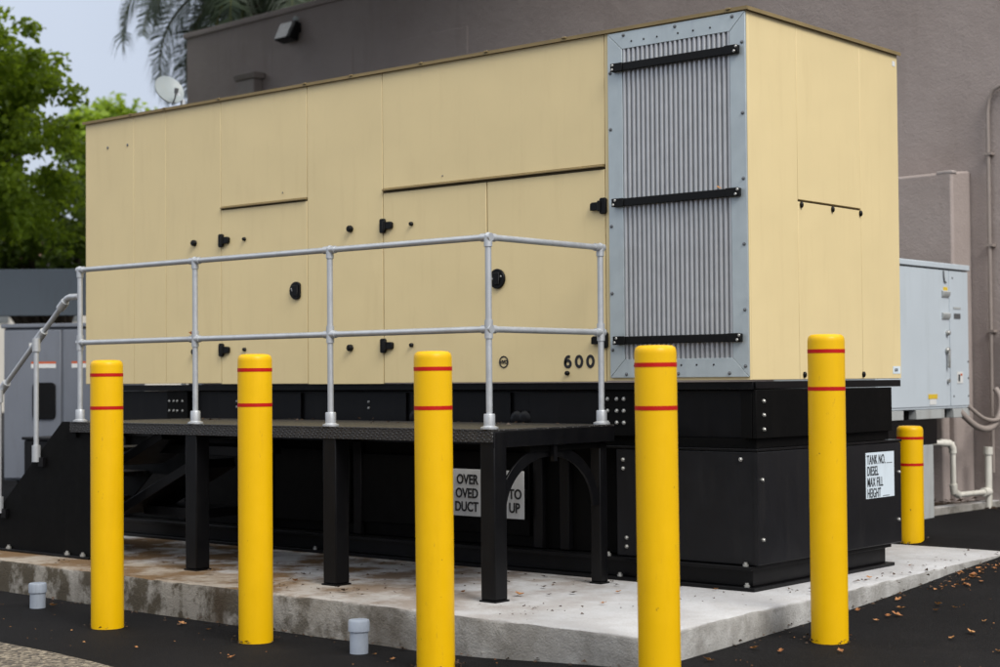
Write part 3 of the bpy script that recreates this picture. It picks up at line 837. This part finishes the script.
MB().lathe([(.02, 0), (.02, .02), (.012, .03)], 12, (AX+.006, 4.45, 1.47), ax='x').build('lock', M['steel'], hv)
b = MB().lathe([(.024, 0), (.024, .02), (.016, .03)], 14, (AX+.006, 4.44, 1.335), ax='x'); b.box(AX+.02, AX+.038, 4.43, 4.45, 1.20, 1.33)
b.build('door_handle', M['steel'], hv, bevel=.004)
MB().lathe([(.015, 0), (.015, .02)], 12, (AX+.006, 4.455, 1.10), ax='x').build('lock', M['steel'], hv)
MB().tube([(AX+.012, 4.40, AZ1-.05), (AX+.014, 4.40, AZ1-.09), (AX+.014, 4.41, AZ1-.13), (AX+.012, 4.44, AZ1-.14)], .006, 8).build('seal_wire', M['bolt_dark'], hv)
MB().box(AX+.0065, AX+.010, 4.62, 4.72, 1.08, 1.17).build('label_plate', M['white'], hv)
MB().box(AX+.0105, AX+.012, 4.675, 4.705, 1.14, 1.155).build('label_mark', M['orange'], hv)
MB().box(AX+.0105, AX+.012, 4.635, 4.665, 1.095, 1.15).build('label_mark', M['ink_grey'], hv)
MB().box(AX+.0065, AX+.010, 4.12, 4.27, .965, 1.00).build('label_plate', M['yellow_label'], hv)
MB().box(AX+.0065, AX+.010, 4.14, 4.25, .92, .962).build('label_plate', M['white'], hv)
sc0 = MB().lathe([(.008, 0), (.008, .004)], 8, ax='x').build('screw', M['bolt_dark'], hv, at=(AX+.006, 4.56, .98))
for y, z in ((4.82, .98), (4.82, 1.12), (4.82, 1.25), (4.56, 1.9)): inst(sc0, hv, (AX+.006, y, z))
sk = MB()
for y0_, y1_ in ((AY0, 3.72), (3.93, 4.40), (4.56, AY1)): sk.box(AX-.80, AX+.004, y0_, y1_, AZ0-.072, AZ0-.002)
sk.build('skid', M['hvac_skid'], hv, bevel=.004)
MB().box(AX-.8, AX-.06, 3.7, 4.6, AZ0-.07, AZ0-.003).build('skid_core', M['black_matt'], hv)
es = thing('cabinet_stand', 'black and pale steel stand carrying the grey cabinet', 'stand', (AX-.35, 4.1, .07))
MB().box(AX-.8, AX-.012, 3.2, 4.30, .62, AZ0-.0735).build('stand_beam', M['black'], es, bevel=.004)
for x_ in (AX-.13, AX-.72):
    for y_ in (4.02, 3.34):
        q = MB().box(x_-.115, x_+.115, y_, y_+.22, .02, .619).build('stand_post', M['hvac_skid'], es, bevel=.006)
MB().box(AX-.86, AX+.03, 3.2, 4.62, -.1, .055).build('stand_footing', M['concrete'], es, bevel=.01)
# low kerb with soil behind it along the foot of the pier
kx = [(-1.17, 4.30), (-1.08, 4.30), (-.98, 5.60), (-1.09, 5.60)]
kb_ = MB().prism(kx, -.1, .125, 'z').build('kerb', M['concrete'], bevel=.01)
tag(kb_, kind='structure')
MB_ = MB(); so_ = [(-1.18, 4.66), (-1.10, 5.36), (-1.9, 5.36), (-1.9, 4.66)]
tag(MB_.prism(so_, -.1, .115, 'z').build('soil_strip', M['soil'], None), kind='structure')
# pvc drain line
pv = thing('drain_pipe', 'dirty white pvc drain pipe elbowing from the cabinet to the wall foot', 'pipe', (-1.0, 4.9, .07))
X_ = -1.0; Y1, Y2 = 4.53, 5.17
MB().tube([(X_-.10, 4.26, .625), (X_-.02, 4.46, .62), (X_, 4.52, .61), (X_, Y1, .57), (X_, Y1, .26), (X_, Y1+.02, .225), (X_, Y1+.06, .212), (X_, Y2, .205)], .022, 12).build('drain_tube', M['pvc'], pv)
MB().tube([(X_, Y2, .02), (X_, Y2, .555)], .029, 14).build('riser', M['pvc'], pv)
b = MB().tube([(X_, Y2-.10, .206), (X_, Y2, .205)], .036, 14).build('pipe_tee', M['pvc'], pv)
MB().tube([(X_, Y2, .505), (X_, Y2, .565)], .038, 14).build('pipe_cap', M['pvc'], pv)
MB().tube([(X_-.05, 4.41, .622), (X_-.01, 4.49, .617), (X_, 4.525, .58), (X_, Y1, .54)], .030, 12).build('pipe_elbow', M['pvc'], pv)
MB().tube([(X_, Y1, .30), (X_, Y1+.01, .24), (X_, Y1+.09, .210)], .030, 12).build('pipe_elbow', M['pvc'], pv)
def arc(pts, n=8):
    out = []
    P = [Vector(p) for p in pts]
    for i in range(len(P)-1):
        p0 = P[max(i-1, 0)]; p1 = P[i]; p2 = P[i+1]; p3 = P[min(i+2, len(P)-1)]
        for k in range(n):
            t = k/n
            out.append(.5*((2*p1)+(-p0+p2)*t+(2*p0-5*p1+4*p2-p3)*t*t+(-p0+3*p1-3*p2+p3)*t**3))
    out.append(P[-1]); return out
h1 = MB().tube(arc([(-1.02, 4.70, .86), (-.95, 4.85, .74), (-.92, 5.02, .72), (-.90, 5.15, .80), (-.90, 5.20, .95), (-.95, 5.22, 1.03)]), .026, 12).build('flexible_conduit', M['pipe_taupe'])
tag(h1, 'thicker taupe flexible conduit sagging under the grey cabinet corner', 'conduit', 'flexible conduits at the grey cabinet')
h2 = MB().tube(arc([(-1.0, 4.82, .90), (-.93, 4.95, .80), (-.88, 5.10, .79), (-.86, 5.24, .88), (-.90, 5.32, 1.02), (-.93, 5.33, 1.5)]), .016, 12).build('flexible_conduit', M['pipe_taupe'])
tag(h2, 'thin taupe flexible conduit looping from grey cabinet up the wall', 'conduit', 'flexible conduits at the grey cabinet')

# ------------------------------------------------------------------ left background: switch cabinet, canopy, box
c0 = CAM
def at_px(px, py, dep):
    return CAM+dep*(fw+r2*(px-500)/1666.118-u2*(py-333.5)/1666.118)
ca = at_px(63, 330, 15.5)
CR = R(-6)
cb_ = thing('switch_cabinet', 'slate grey electrical switch cabinet behind the stair at far left', 'cabinet', (ca.x, ca.y, .23), R(28))
def lc(m, n, mt, par=cb_, **k):
    o = m.build(n, mt, None, at=(0, 0, 0), **k); o.parent = par; o.location = (0, 0, 0); return o
lc(MB().box(-.60, .55, .0, .6, 0, 1.42), 'cabinet_body', M['cab'], bevel=.01)
lc(MB().box(-.62, .57, -.03, .63, 1.422, 1.46), 'cabinet_top', M['cab'], bevel=.008)
da = lc(MB().box(-.59, -.012, -.022, -.001, .02, 1.40), 'door', M['cab'], bevel=.006)
db = lc(MB().box(.012, .54, -.022, -.001, .02, 1.40), 'door', M['cab'], bevel=.006)
rr_ = [(-.285+sx_*.075+.04*math.cos(R(a)), .74+sz_*.13+.04*math.sin(R(a))) for sx_, sz_, a0 in ((1, 1, 0), (-1, 1, 90), (-1, -1, 180), (1, -1, 270)) for a in range(a0, a0+91, 15)]
lc(MB().prism([(p[0]+.11, p[1]) for p in rr_], -.040, -.0225, 'y'), 'handle_panel', M['black_plastic'], da, bevel=.004)
lc(MB().box(-.31, -.06, -.0260, -.0225, 1.045, 1.085), 'warning_label', M['white'], da)
lc(MB().box(-.31, -.06, -.0260, -.0225, 1.086, 1.105), 'warning_label', M['orange'], da)
lc(MB().box(-.33, -.22, -.0260, -.0225, 1.20, 1.28), 'rating_label', M['white'], da)
lc(MB().box(.10, .28, -.0260, -.0225, 1.045, 1.085), 'warning_label', M['white'], db)
lc(MB().box(.10, .28, -.0260, -.0225, 1.086, 1.105), 'warning_label', M['orange'], db)
lc(MB().box(-.5, .5, .05, .55, -.46, -.001), 'plinth', M['black_matt'], bevel=.01)
ba = at_px(45, 452, 13.2)
bx = thing('battery_box', 'low black steel box behind the stair stringer by the switch cabinet', 'box', (ba.x, ba.y, gz(ba.x, ba.y)), R(0))
def lx(m, n, mt, **k):
    o = m.build(n, mt, None, at=(0, 0, 0), **k); o.parent = bx; o.location = (0, 0, 0); return o
lx(MB().box(-.14, .35, -.1, .4, 0, .86), 'box_body', M['black'], bevel=.008)
lx(MB().box(-.15, .36, -.115, .415, .862, .885), 'box_lid', M['black'], bevel=.004)
# canopy with deep fascia
pa = at_px(-80, 258, 18.5); pb_ = at_px(88, 268, 18.5)
dirc = Vector((pb_.x-pa.x, pb_.y-pa.y, 0)); Lc = dirc.length; ang = math.atan2(dirc.y, dirc.x)
cn = thing('metal_canopy', 'blue grey metal canopy with a deep fascia behind the switch cabinet', 'canopy', (pa.x, pa.y, gz(pa.x, pa.y)), ang)
def lk(m, n, mt, **k):
    o = m.build(n, mt, None, at=(0, 0, 0), **k); o.parent = cn; o.location = (0, 0, 0); return o
zc1 = 2.40-gz(pa.x, pa.y); zc0 = zc1-.52
lk(MB().box(-2.5, Lc+3, 0, .06, zc0, zc1), 'fascia', M['band'], bevel=.008)
lk(MB().box(-2.5, Lc+3, .061, 3.0, zc1-.16, zc1-.06), 'roof_sheet', M['band'])
for x in (-2.3, -.2, Lc+1.2, Lc+2.8):
    for y in (.12, 2.8): lk(MB().box(x-.05, x+.05, y-.05, y+.05, -.2, zc1-.161), 'canopy_post', M['cab'], bevel=.006)

# pale house glimpsed through the trees
hp = at_px(30, 250, 60)
ho = thing('house', 'pale rendered house glimpsed through the trees at far left', 'house', (hp.x, hp.y, -.1), R(20))
def lh(m, n, mt, **k):
    o = m.build(n, mt, None, at=(0, 0, 0), **k); o.parent = ho; o.location = (0, 0, 0); return o
lh(MB().box(-6, 4, 0, 7, 0, 5.6), 'wall', M['house'])
lh(MB().prism([(-.5, 5.61), (7.5, 5.61), (3.5, 7.4)], -6.4, 4.4, 'x'), 'roof', M['tile'])
for x in (-4.5, -1.5, 1.5):
    lh(MB().box(x-.6, x+.6, -.03, -.002, 3.4, 4.8), 'window', M['lens'])

# satellite dish on a mast
dp = at_px(168.5, 91, 14.6)
di = thing('satellite_dish', 'small pale satellite dish showing above the generator roof edge', 'satellite dish', (dp.x, dp.y, gz(dp.x, dp.y)))
hz = dp.z-gz(dp.x, dp.y)
def ld(m, n, mt, **k):
    o = m.build(n, mt, None, at=(0, 0, 0), **k); o.parent = di; o.location = (0, 0, 0); return o
ld(MB().tube([(.05, .12, 0), (.05, .12, hz-.08), (.02, .06, hz-.01)], .024, 12), 'mast', M['galv'])
vs = []; fs = []; nr, na = 8, 36
D_ = (Vector((CAM.x-dp.x, CAM.y-dp.y, 0)).normalized()*.75 + rt*.42 + Vector((0, 0, .48))).normalized()
ux = D_.cross(Vector((0, 0, 1))).normalized(); uy = ux.cross(D_)
for off in (0, -.012):
    for j in range(nr+1):
        rr_ = .135*j/nr
        for k in range(na):
            q = 2*math.pi*k/na
            p = Vector((0, 0, hz))+ux*(rr_*math.cos(q))+uy*(rr_*1.06*math.sin(q))+D_*(rr_*rr_*1.4+off)
            vs.append(p)
S = (nr+1)*na
for o_ in (0, S):
    for j in range(nr):
        for k in range(na):
            k2 = (k+1) % na; fs.append((o_+j*na+k, o_+j*na+k2, o_+(j+1)*na+k2, o_+(j+1)*na+k))
for k in range(na): fs.append((nr*na+k, nr*na+(k+1) % na, S+nr*na+(k+1) % na, S+nr*na+k))
ld(MB().add(vs, fs), 'reflector', M['dish'])
fo = Vector((0, 0, hz))
b = MB().tube([fo-uy*.15, fo-uy*.13+D_*.07, fo-uy*.09+D_*.12], .007, 8); b.tube([fo-uy*.10+D_*.11, fo-uy*.07+D_*.14], .018, 10)
ld(b, 'feed_arm', M['bolt_dark'])

# ------------------------------------------------------------------ vegetation
def leaf_cloud(centers, radii, per, size, flat=.75, droop=.35):
    """leaf-sized folded faces spread through clumps"""
    C = np.repeat(np.array(centers), per, axis=0); rad = np.repeat(np.array(radii), per)
    n = len(C)
    d = RNG.normal(size=(n, 3)); d /= np.linalg.norm(d, axis=1)[:, None]
    r_ = rad*RNG.random(n)**.45
    P = C+d*r_[:, None]*np.array([1, 1, flat])
    nrm = RNG.normal(size=(n, 3))*.75+np.array([0, 0, .8])+d*.4; nrm /= np.linalg.norm(nrm, axis=1)[:, None]
    t = RNG.normal(size=(n, 3)); t -= nrm*(t*nrm).sum(1)[:, None]; t /= np.linalg.norm(t, axis=1)[:, None]
    t[:, 2] -= droop; t /= np.linalg.norm(t, axis=1)[:, None]
    bt = np.cross(nrm, t); bt /= np.linalg.norm(bt, axis=1)[:, None]
    s = size*(.6+.8*RNG.random(n))[:, None]
    nn = np.cross(t, bt)
    v0 = P; v1 = P+t*s*.45+bt*s*.36+nn*s*.10; v2 = P+t*s; v3 = P+t*s*.45-bt*s*.36+nn*s*.10
    V = np.stack([v0, v1, v2, v3], 1).reshape(-1, 3)
    idx = np.arange(n)*4
    F = np.stack([np.stack([idx, idx+1, idx+2], 1), np.stack([idx, idx+2, idx+3], 1)], 1).reshape(-1, 3)
    return V, F
def raw_mesh(name, V, F, mat, parent, off):
    me = bpy.data.meshes.new(name)
    V = V-np.array(off)
    me.vertices.add(len(V)); me.vertices.foreach_set('co', V.astype(np.float32).ravel())
    k = F.shape[1]
    me.loops.add(F.size); me.loops.foreach_set('vertex_index', F.astype(np.int32).ravel())
    me.polygons.add(len(F)); me.polygons.foreach_set('loop_start', np.arange(0, F.size, k, dtype=np.int32))
    me.update(calc_edges=True); me.validate()
    me.materials.append(mat)
    o = bpy.data.objects.new(name, me); COL.objects.link(o); o.parent = parent
    return o
def tree(name, label, base, blobs, nclump, crad, per, lsize, mat, trunk_r, fork, group=None, seed=1):
    """blobs: list of (centre, (rx,ry,rz)) ellipsoids that hold the clumps"""
    rg = random.Random(seed)
    t = thing(name, label, 'tree', base, group=group)
    cs = []; rs = []
    vol = [b_[1][0]*b_[1][1]*b_[1][2] for b_ in blobs]
    for k in range(nclump):
        c_, r_ = rg.choices(blobs, vol)[0]
        while True:
            d = Vector((rg.uniform(-1, 1), rg.uniform(-1, 1), rg.uniform(-1, 1)))
            if .25 < d.length < 1: break
        if rg.random() < .6: d = d.normalized()*rg.uniform(.75, 1.05)
        cs.append((c_[0]+d.x*r_[0], c_[1]+d.y*r_[1], c_[2]+d.z*r_[2])); rs.append(crad*rg.uniform(.55, 1.3))
    V, F = leaf_cloud(cs, rs, per, lsize)
    raw_mesh('crown', V, F, mat, t, base)
    b = MB(); B = Vector(base); fk = Vector(fork)
    mid = B.lerp(fk, .5)+Vector((rg.uniform(-.15, .15), rg.uniform(-.15, .15), 0))
    b.tube([B-Vector((0, 0, .3)), B+Vector((0, 0, .15)), mid, fk], [trunk_r*1.4, trunk_r*1.1, trunk_r*.85, trunk_r*.65], 12)
    for k in range(0, nclump, max(1, nclump//42)):
        e = Vector(cs[k]); m_ = fk.lerp(e, .5)+Vector((rg.uniform(-.2, .2), rg.uniform(-.2, .2), rg.uniform(.0, .4)))
        r0 = trunk_r*rg.uniform(.22, .42)
        b.tube(arc([fk-Vector((0, 0, rg.uniform(0, .8))), m_, e], 4), [r0*(1-.85*i/8) for i in range(9)], 7)
    b.build('trunk', M['bark'], t)
    return t
def P3(px, py, d): 
    v = at_px(px, py, d); return (v.x, v.y, v.z)
# near broadleaf tree, left edge
c1 = P3(-95, 115, 21); b1 = P3(-130, 420, 21)
tree('broadleaf_tree', 'bright green broadleaf tree rising over the canopy at the left edge', (b1[0], b1[1], -.15),
     [(P3(-85, 90, 21), (1.7, 1.7, 1.1)), (P3(5, 140, 20.5), (.8, .9, 1.2)), (P3(-110, 190, 21), (1.7, 1.7, 1.1)), (P3(40, 110, 21), (.55, .6, .55)), (P3(66, 80, 21), (.26, .5, .22)), (P3(20, 50, 21), (.3, .5, .35)), (P3(50, 180, 20), (.6, .8, .7))],
     400, .26, 110, .085, M['leaf'], .16, (b1[0]+.2, b1[1], 2.6), 'trees behind the canopy', 3)
b2_ = P3(60, 420, 25)
tree('broadleaf_tree', 'dark green broadleaf tree just above the canopy fascia', (b2_[0], b2_[1], -.15),
     [(P3(30, 225, 25), (1.3, 1.3, .85)), (P3(75, 200, 25), (.5, .7, .9)), (P3(-60, 230, 25), (1.4, 1.4, 1.0)), (P3(70, 245, 24), (.5, .6, .5))],
     190, .32, 85, .11, M['leaf_dark'], .14, (b2_[0], b2_[1], 1.9), 'trees behind the canopy', 5)
b3_ = P3(118, 420, 34)
tree('broadleaf_tree', 'small distant green tree between the generator corner and the dish', (b3_[0], b3_[1], -.15),
     [(P3(108, 130, 34), (.7, .9, .3)), (P3(128, 120, 34), (.45, .6, .25)), (P3(100, 150, 34), (.7, .8, .8)), (P3(105, 105, 34), (.15, .3, .15))],
     60, .34, 60, .16, M['leaf'], .12, (b3_[0], b3_[1], 4.6), None, 8)
# unseen tree, its high crown added to shade the wall and generator
b5_ = P3(-210, 420, 17)
tree('broadleaf_tree', 'tall unseen tree left of the platform, its crown added to shade the yard', (b5_[0], b5_[1], -.1),
     [((-9.0, 3.0, 8.4), (4.8, 3.2, 1.2)), ((-5.2, 2.4, 8.6), (2.6, 2.6, .9)), ((-10.0, -1.4, 8.2), (3.4, 1.8, 1.1)), ((-6.5, 3.4, 7.0), (2.6, 1.2, .6))],
     620, .62, 60, .24, M['leaf_dark'], .26, (b5_[0]+1.2, b5_[1]+.6, 6.6), None, 21)
# palm behind the building corner
pc = P3(252, -14, 25)
pt = thing('palm_tree', 'feathery palm with drooping fronds behind the dark building corner', 'palm tree', (pc[0], pc[1], -.1))
pp = Vector(pc)
MB().tube([(pp.x+.3, pp.y, -.4), (pp.x+.15, pp.y, 3), (pp.x, pp.y, pp.z-.5), (pp.x, pp.y, pp.z)], [.22, .17, .14, .16], 14).build('trunk', M['bark'], pt)
rg = random.Random(4)
nf = 36
for k in range(nf):
    az = k*2.39996+rg.uniform(-.2, .2); el_ = R(rg.uniform(-15, 62)) if k > 8 else R(rg.uniform(35, 75))
    Lf = rg.uniform(2.1, 3.1); h = Vector((math.cos(az), math.sin(az), 0))
    pts = []; p = pp.copy(); e = el_
    ns = 18
    for i in range(ns+1):
        pts.append(p.copy()); p = p+(h*math.cos(e)+Vector((0, 0, 1))*math.sin(e))*(Lf/ns); e -= R(rg.uniform(6.8, 9.6))
    V = []; F = []
    for i in range(1, ns*8):
        f = i/(ns*8); a = f*ns; i0 = min(int(a), ns-1); q = pts[i0].lerp(pts[i0+1], a-i0); tg = (pts[i0+1]-pts[i0]).normalized()
        side = tg.cross(Vector((0, 0, 1)))
        side = side.normalized() if side.length > .05 else Vector((1, 0, 0))
        ll = (.75*math.sin(math.pi*min(1, f*.85+.12))**.6+.05)*rg.uniform(.8, 1.1)
        for s_ in (-1, 1):
            d0 = (side*s_*.8+tg*.6+Vector((0, 0, rg.uniform(-.15, .35)))).normalized()
            d1_ = (d0*.55+Vector((0, 0, -1))*rg.uniform(.6, 1.1)).normalized()
            m0 = q+d0*ll*.45; m1 = m0+d1_*ll*.55
            w = tg*.0085
            o0 = len(V); V += [q-w, q+w, m0+w, m0-w, m1]
            F += [(o0, o0+1, o0+2), (o0, o0+2, o0+3), (o0+3, o0+2, o0+4)]
    fo_ = raw_mesh('frond', np.array([tuple(v) for v in V]), np.array(F), M['leaf_palm2' if k % 6 == 5 else 'leaf_palm'], pt, (pc[0], pc[1], -.1))
    MB().tube(pts, [.028*(1-.85*i/ns) for i in range(ns+1)], 6).build('midrib', M['leaf_palm2'], fo_)
# a leafy tree behind the building roof, seen between the palm fronds
b4_ = P3(300, 420, 33)
tree('broadleaf_tree', 'olive green treetop showing over the dark parapet beside the palm', (b4_[0], b4_[1], -.1),
     [(P3(275, -30, 33), (1.7, 1.7, .8)), (P3(330, -50, 33), (1.5, 1.5, .8))], 110, .38, 60, .15, M['leaf_dark'], .15, (b4_[0], b4_[1], 6.2), None, 12)

# ------------------------------------------------------------------ fallen leaves
def leaf_mesh(name, s, mat, curl):
    b = MB(); pts = []
    lob = [(0, 0), (.18, .16), (.10, .34), (.34, .42), (.30, .62), (.14, .74), (0, 1.0), (-.14, .74), (-.28, .58), (-.36, .40), (-.12, .32), (-.2, .14)]
    vs = [((x)*s, (y-.5)*s, .004+abs(x)*s*curl+(y-.5)**2*s*curl*1.3) for x, y in lob]
    vs.append((0, 0, .004)); c = len(vs)-1
    b.add(vs, [(i, (i+1) % 12, c) for i in range(12)])
    me = b.build(name, mat, None, smooth=False).data
    return me
def tmp_clean():
    for o in list(COL.objects):
        if o.name.startswith('leaf_source'): bpy.data.objects.remove(o)
LM = [leaf_mesh('leaf_source', .085, M['dry'], .5), leaf_mesh('leaf_source', .065, M['dry'], .5), leaf_mesh('leaf_source', .075, M['dry_dark'], .4)]
tmp_clean()
def drop(x, y, z, k, lab, grp, sc=1.):
    o = bpy.data.objects.new('fallen_leaf', LM[k]); COL.objects.link(o)
    o.location = (x, y, z); o.rotation_euler = (random.uniform(-.3, .3), random.uniform(-.3, .3), random.uniform(0, 6.3)); o.scale = (sc, sc, sc)
    tag(o, lab, 'leaf', grp)
def px_ground(px, py):
    d = fw+r2*(px-500)/1666.118-u2*(py-333.5)/1666.118
    t = 5.
    for _ in range(30):
        p = CAM+d*t; t += (gz(p.x, p.y)-p.z)/d.z
    p = CAM+d*t; return p
for px, py in ((858, 612), (876, 622), (888, 618), (897, 617), (900, 610), (938, 606), (936, 612), (954, 609), (985, 623), (970, 634), (998, 653), (840, 653), (842, 642), (781, 653), (755, 650), (708, 662), (952, 640), (898, 601)):
    p = px_ground(px, py)
    drop(p.x, p.y, p.z+.006, random.choice((0, 0, 1)), 'dry orange brown leaf lying on dark asphalt right of the pad', 'dry leaves on the asphalt right of the pad', random.uniform(.5, .8))
for px, py in ((52, 605), (53, 607), (179, 626), (182, 625), (165, 622), (136, 649), (232, 659), (375, 656), (393, 661), (208, 631)):
    p = px_ground(px, py)
    drop(p.x, p.y, p.z+.006, random.choice((0, 1, 2)), 'small dry leaf on dark asphalt in front of the pad', 'dry leaves on the asphalt before the pad', random.uniform(.35, .75))
for (x, y) in ((-1.0, -.52), (-.78, -.75), (-.9, -.85), (-.72, -.62), (-.85, -.1), (-.62, -.02), (-.5, -.05), (-.4, -.3), (-.55, -.45), (-1.3, -.15), (-.2, -.05), (.12, .5), (.2, .9), (.1, 1.6), (-.75, -.2), (-1.9, -1.2), (-1.75, -1.3), (-2.3, -1.15), (-2.5, -.9), (-1.6, -.9), (-1.2, -.95), (-.35, -.85)):
    drop(x, y, .006, random.choice((0, 1, 2, 2)), 'curled brown leaf lying on the pale concrete pad', 'dry leaves on the concrete pad', random.uniform(.45, .95))
# litter heap where pad and asphalt meet, back right, and specks on deck and pad
def litter(name, spots, per, spread, size, mat, zf):
    C = []
    for (x, y) in spots:
        for _ in range(per):
            C.append((x+random.gauss(0, spread), y+random.gauss(0, spread)))
    V = []; F = []
    for (x, y) in C:
        s = size*random.uniform(.4, 1.2); a = random.uniform(0, 6.3); z = zf(x, y)+random.uniform(.003, .02)
        c_, s_ = math.cos(a)*s, math.sin(a)*s; q1, q2 = random.uniform(-.3, .5)*s, random.uniform(-.3, .5)*s
        o0 = len(V)
        V += [(x-c_*.5, y-s_*.5, z), (x+s_*.3, y-c_*.3, z+abs(q1)), (x+c_*.5, y+s_*.5, z+abs(q2)*.5), (x-s_*.3, y+c_*.3, z+abs(q2))]
        F += [(o0, o0+1, o0+2, o0+3)]
    o = MB().add(V, F).build(name, mat, None, smooth=False)
    return o
heap = []
for t_ in np.linspace(0, 1, 16):
    px_, py_ = 945+(1010-945)*t_, 590-(590-562)*t_
    p = px_ground(px_, py_); heap.append((p.x, p.y))
tag(litter('leaf_litter', heap, 4, .04, .042, M['dry'], lambda x, y: gz(x, y)), kind='stuff')
tag(litter('leaf_litter', [(-1.3, 4.8), (-1.25, 5.0), (-1.2, 5.2), (-1.4, 5.1), (-1.15, 4.7), (-.9, 5.0), (-.85, 5.25)], 9, .07, .05, M['dry_dark'], lambda x, y: .12 if x < -.98 else gz(x, y)), kind='stuff')
spk = [(random.uniform(-4.6, .1), random.uniform(-1.4, -.1)) for _ in range(60)]
tag(litter('leaf_crumbs', spk+[(-2.1, -1.25), (-2.3, -1.3), (-1.7, -1.3), (-2.6, -1.1), (-2.2, -1.1)]*2, 4, .10, .022, M['dry_dark'], lambda x, y: -.002), kind='stuff')
spd = [(.25-.02*y, y) for y in (.1, .4, .8, 1.2, 1.6, 2.0, 2.4)]
tag(litter('leaf_crumbs', spd, 9, .09, .03, M['dry_dark'], lambda x, y: -.002), kind='stuff')
dsp = [(random.uniform(-4.3, -.9), random.uniform(-1.05, -.15)) for _ in range(26)]
tag(litter('leaf_crumbs', dsp, 2, .05, .026, M['dry_dark'], lambda x, y: DZ), kind='stuff')
grit = [(random.uniform(-4.5, 2.2), random.uniform(-2.7, -1.6)) for _ in range(22)]+[(random.uniform(.4, 1.6), random.uniform(-1.5, 2.5)) for _ in range(30)]
tag(litter('asphalt_grit', grit, 3, .08, .014, M['dry'], gz), kind='stuff')
soil = [(.38-.03*y, y*1.) for y in np.linspace(-.9, 2.6, 22)]+[(x, -1.60) for x in np.linspace(-4, .3, 20)]
tag(litter('leaf_crumbs', soil, 6, .035, .026, M['dry_dark'], gz), kind='stuff')
for i_, (x, y, top, lab) in enumerate(BL):
    rg_ = [(x+.105*math.cos(a), y+.105*math.sin(a)) for a in [random.uniform(0, 6.3) for _ in range(14)]]
    if i_ == 0: allr = []
    allr += rg_
tag(litter('leaf_crumbs', allr, 4, .018, .02, M['dry_dark'], gz), kind='stuff')
# the leaf caught on the middle retaining bar and on the rail
for (x, y, z) in ((-.17, -.03, 2.156), (-3.25, -1.125, 1.428)):
    o = bpy.data.objects.new('fallen_leaf', LM[1]); COL.objects.link(o); o.location = (x, y, z); o.scale = (.7, .7, .7); o.rotation_euler = (.5, .3, 1)
    tag(o, 'dry leaf caught on the middle black bar of the radiator panel' if z > 2 else 'dry leaf caught on a rail joint of the platform', 'leaf')

# ------------------------------------------------------------------ light
SUN_EL, SUN_AZ = R(44), R(108)      # azimuth from +Y clockwise
w = bpy.data.worlds.new('World'); SC.world = w; w.use_nodes = True
nt = w.node_tree; bg = nt.nodes['Background']
sky = nt.nodes.new('ShaderNodeTexSky'); sky.sky_type = 'NISHITA'; sky.sun_disc = False
sky.sun_elevation = SUN_EL; sky.sun_rotation = SUN_AZ; sky.dust_density = 4; sky.air_density = 1.2; sky.ozone_density = 1.5
mx = nt.nodes.new('ShaderNodeMix'); mx.data_type = 'RGBA'; mx.inputs[0].default_value = .90
nt.links.new(sky.outputs[0], mx.inputs[6])
tc = nt.nodes.new('ShaderNodeTexCoord'); nz = nt.nodes.new('ShaderNodeTexNoise'); nz.inputs['Scale'].default_value = 3.; nz.inputs['Detail'].default_value = 4
nt.links.new(tc.outputs['Generated'], nz.inputs['Vector'])
# overcast: a grey deck of cloud, brighter overhead than at the horizon
sepz = nt.nodes.new('ShaderNodeSeparateXYZ'); nt.links.new(tc.outputs['Generated'], sepz.inputs[0])
rp_ = ramp(nt, sepz.outputs['Z'], [(.02, (.27, .295, .355)), (.30, (.35, .38, .44)), (.62, (.92, .92, .93)), (1., (1.05, 1.03, 1.0))])
nn_ = ramp(nt, nz.outputs['Fac'], [(.3, (.90, .91, .93)), (.7, (1.06, 1.06, 1.06))])
cl = mixc(nt, 1., rp_, nn_, 'MULTIPLY')
vm = nt.nodes.new('ShaderNodeVectorMath'); vm.operation = 'SCALE'; vm.inputs['Scale'].default_value = 8.5
nt.links.new(cl, vm.inputs[0]); nt.links.new(vm.outputs[0], mx.inputs[7])
nt.links.new(mx.outputs[2], bg.inputs['Color']); bg.inputs['Strength'].default_value = .11
sl = bpy.data.lights.new('sun', 'SUN'); sl.energy = 1.4; sl.angle = R(25); sl.color = (1, .965, .91)
so = bpy.data.objects.new('sun', sl); COL.objects.link(so)
sd = Vector((math.sin(SUN_AZ)*math.cos(SUN_EL), math.cos(SUN_AZ)*math.cos(SUN_EL), math.sin(SUN_EL)))
so.rotation_euler = sd.to_track_quat('Z', 'Y').to_euler()
so.location = (8, -8, 12)

SC.view_settings.view_transform = 'Standard'; SC.view_settings.look = 'None'
SC.view_settings.exposure = 1.06; SC.view_settings.gamma = 1
SC.render.resolution_x = 1024; SC.render.resolution_y = 683
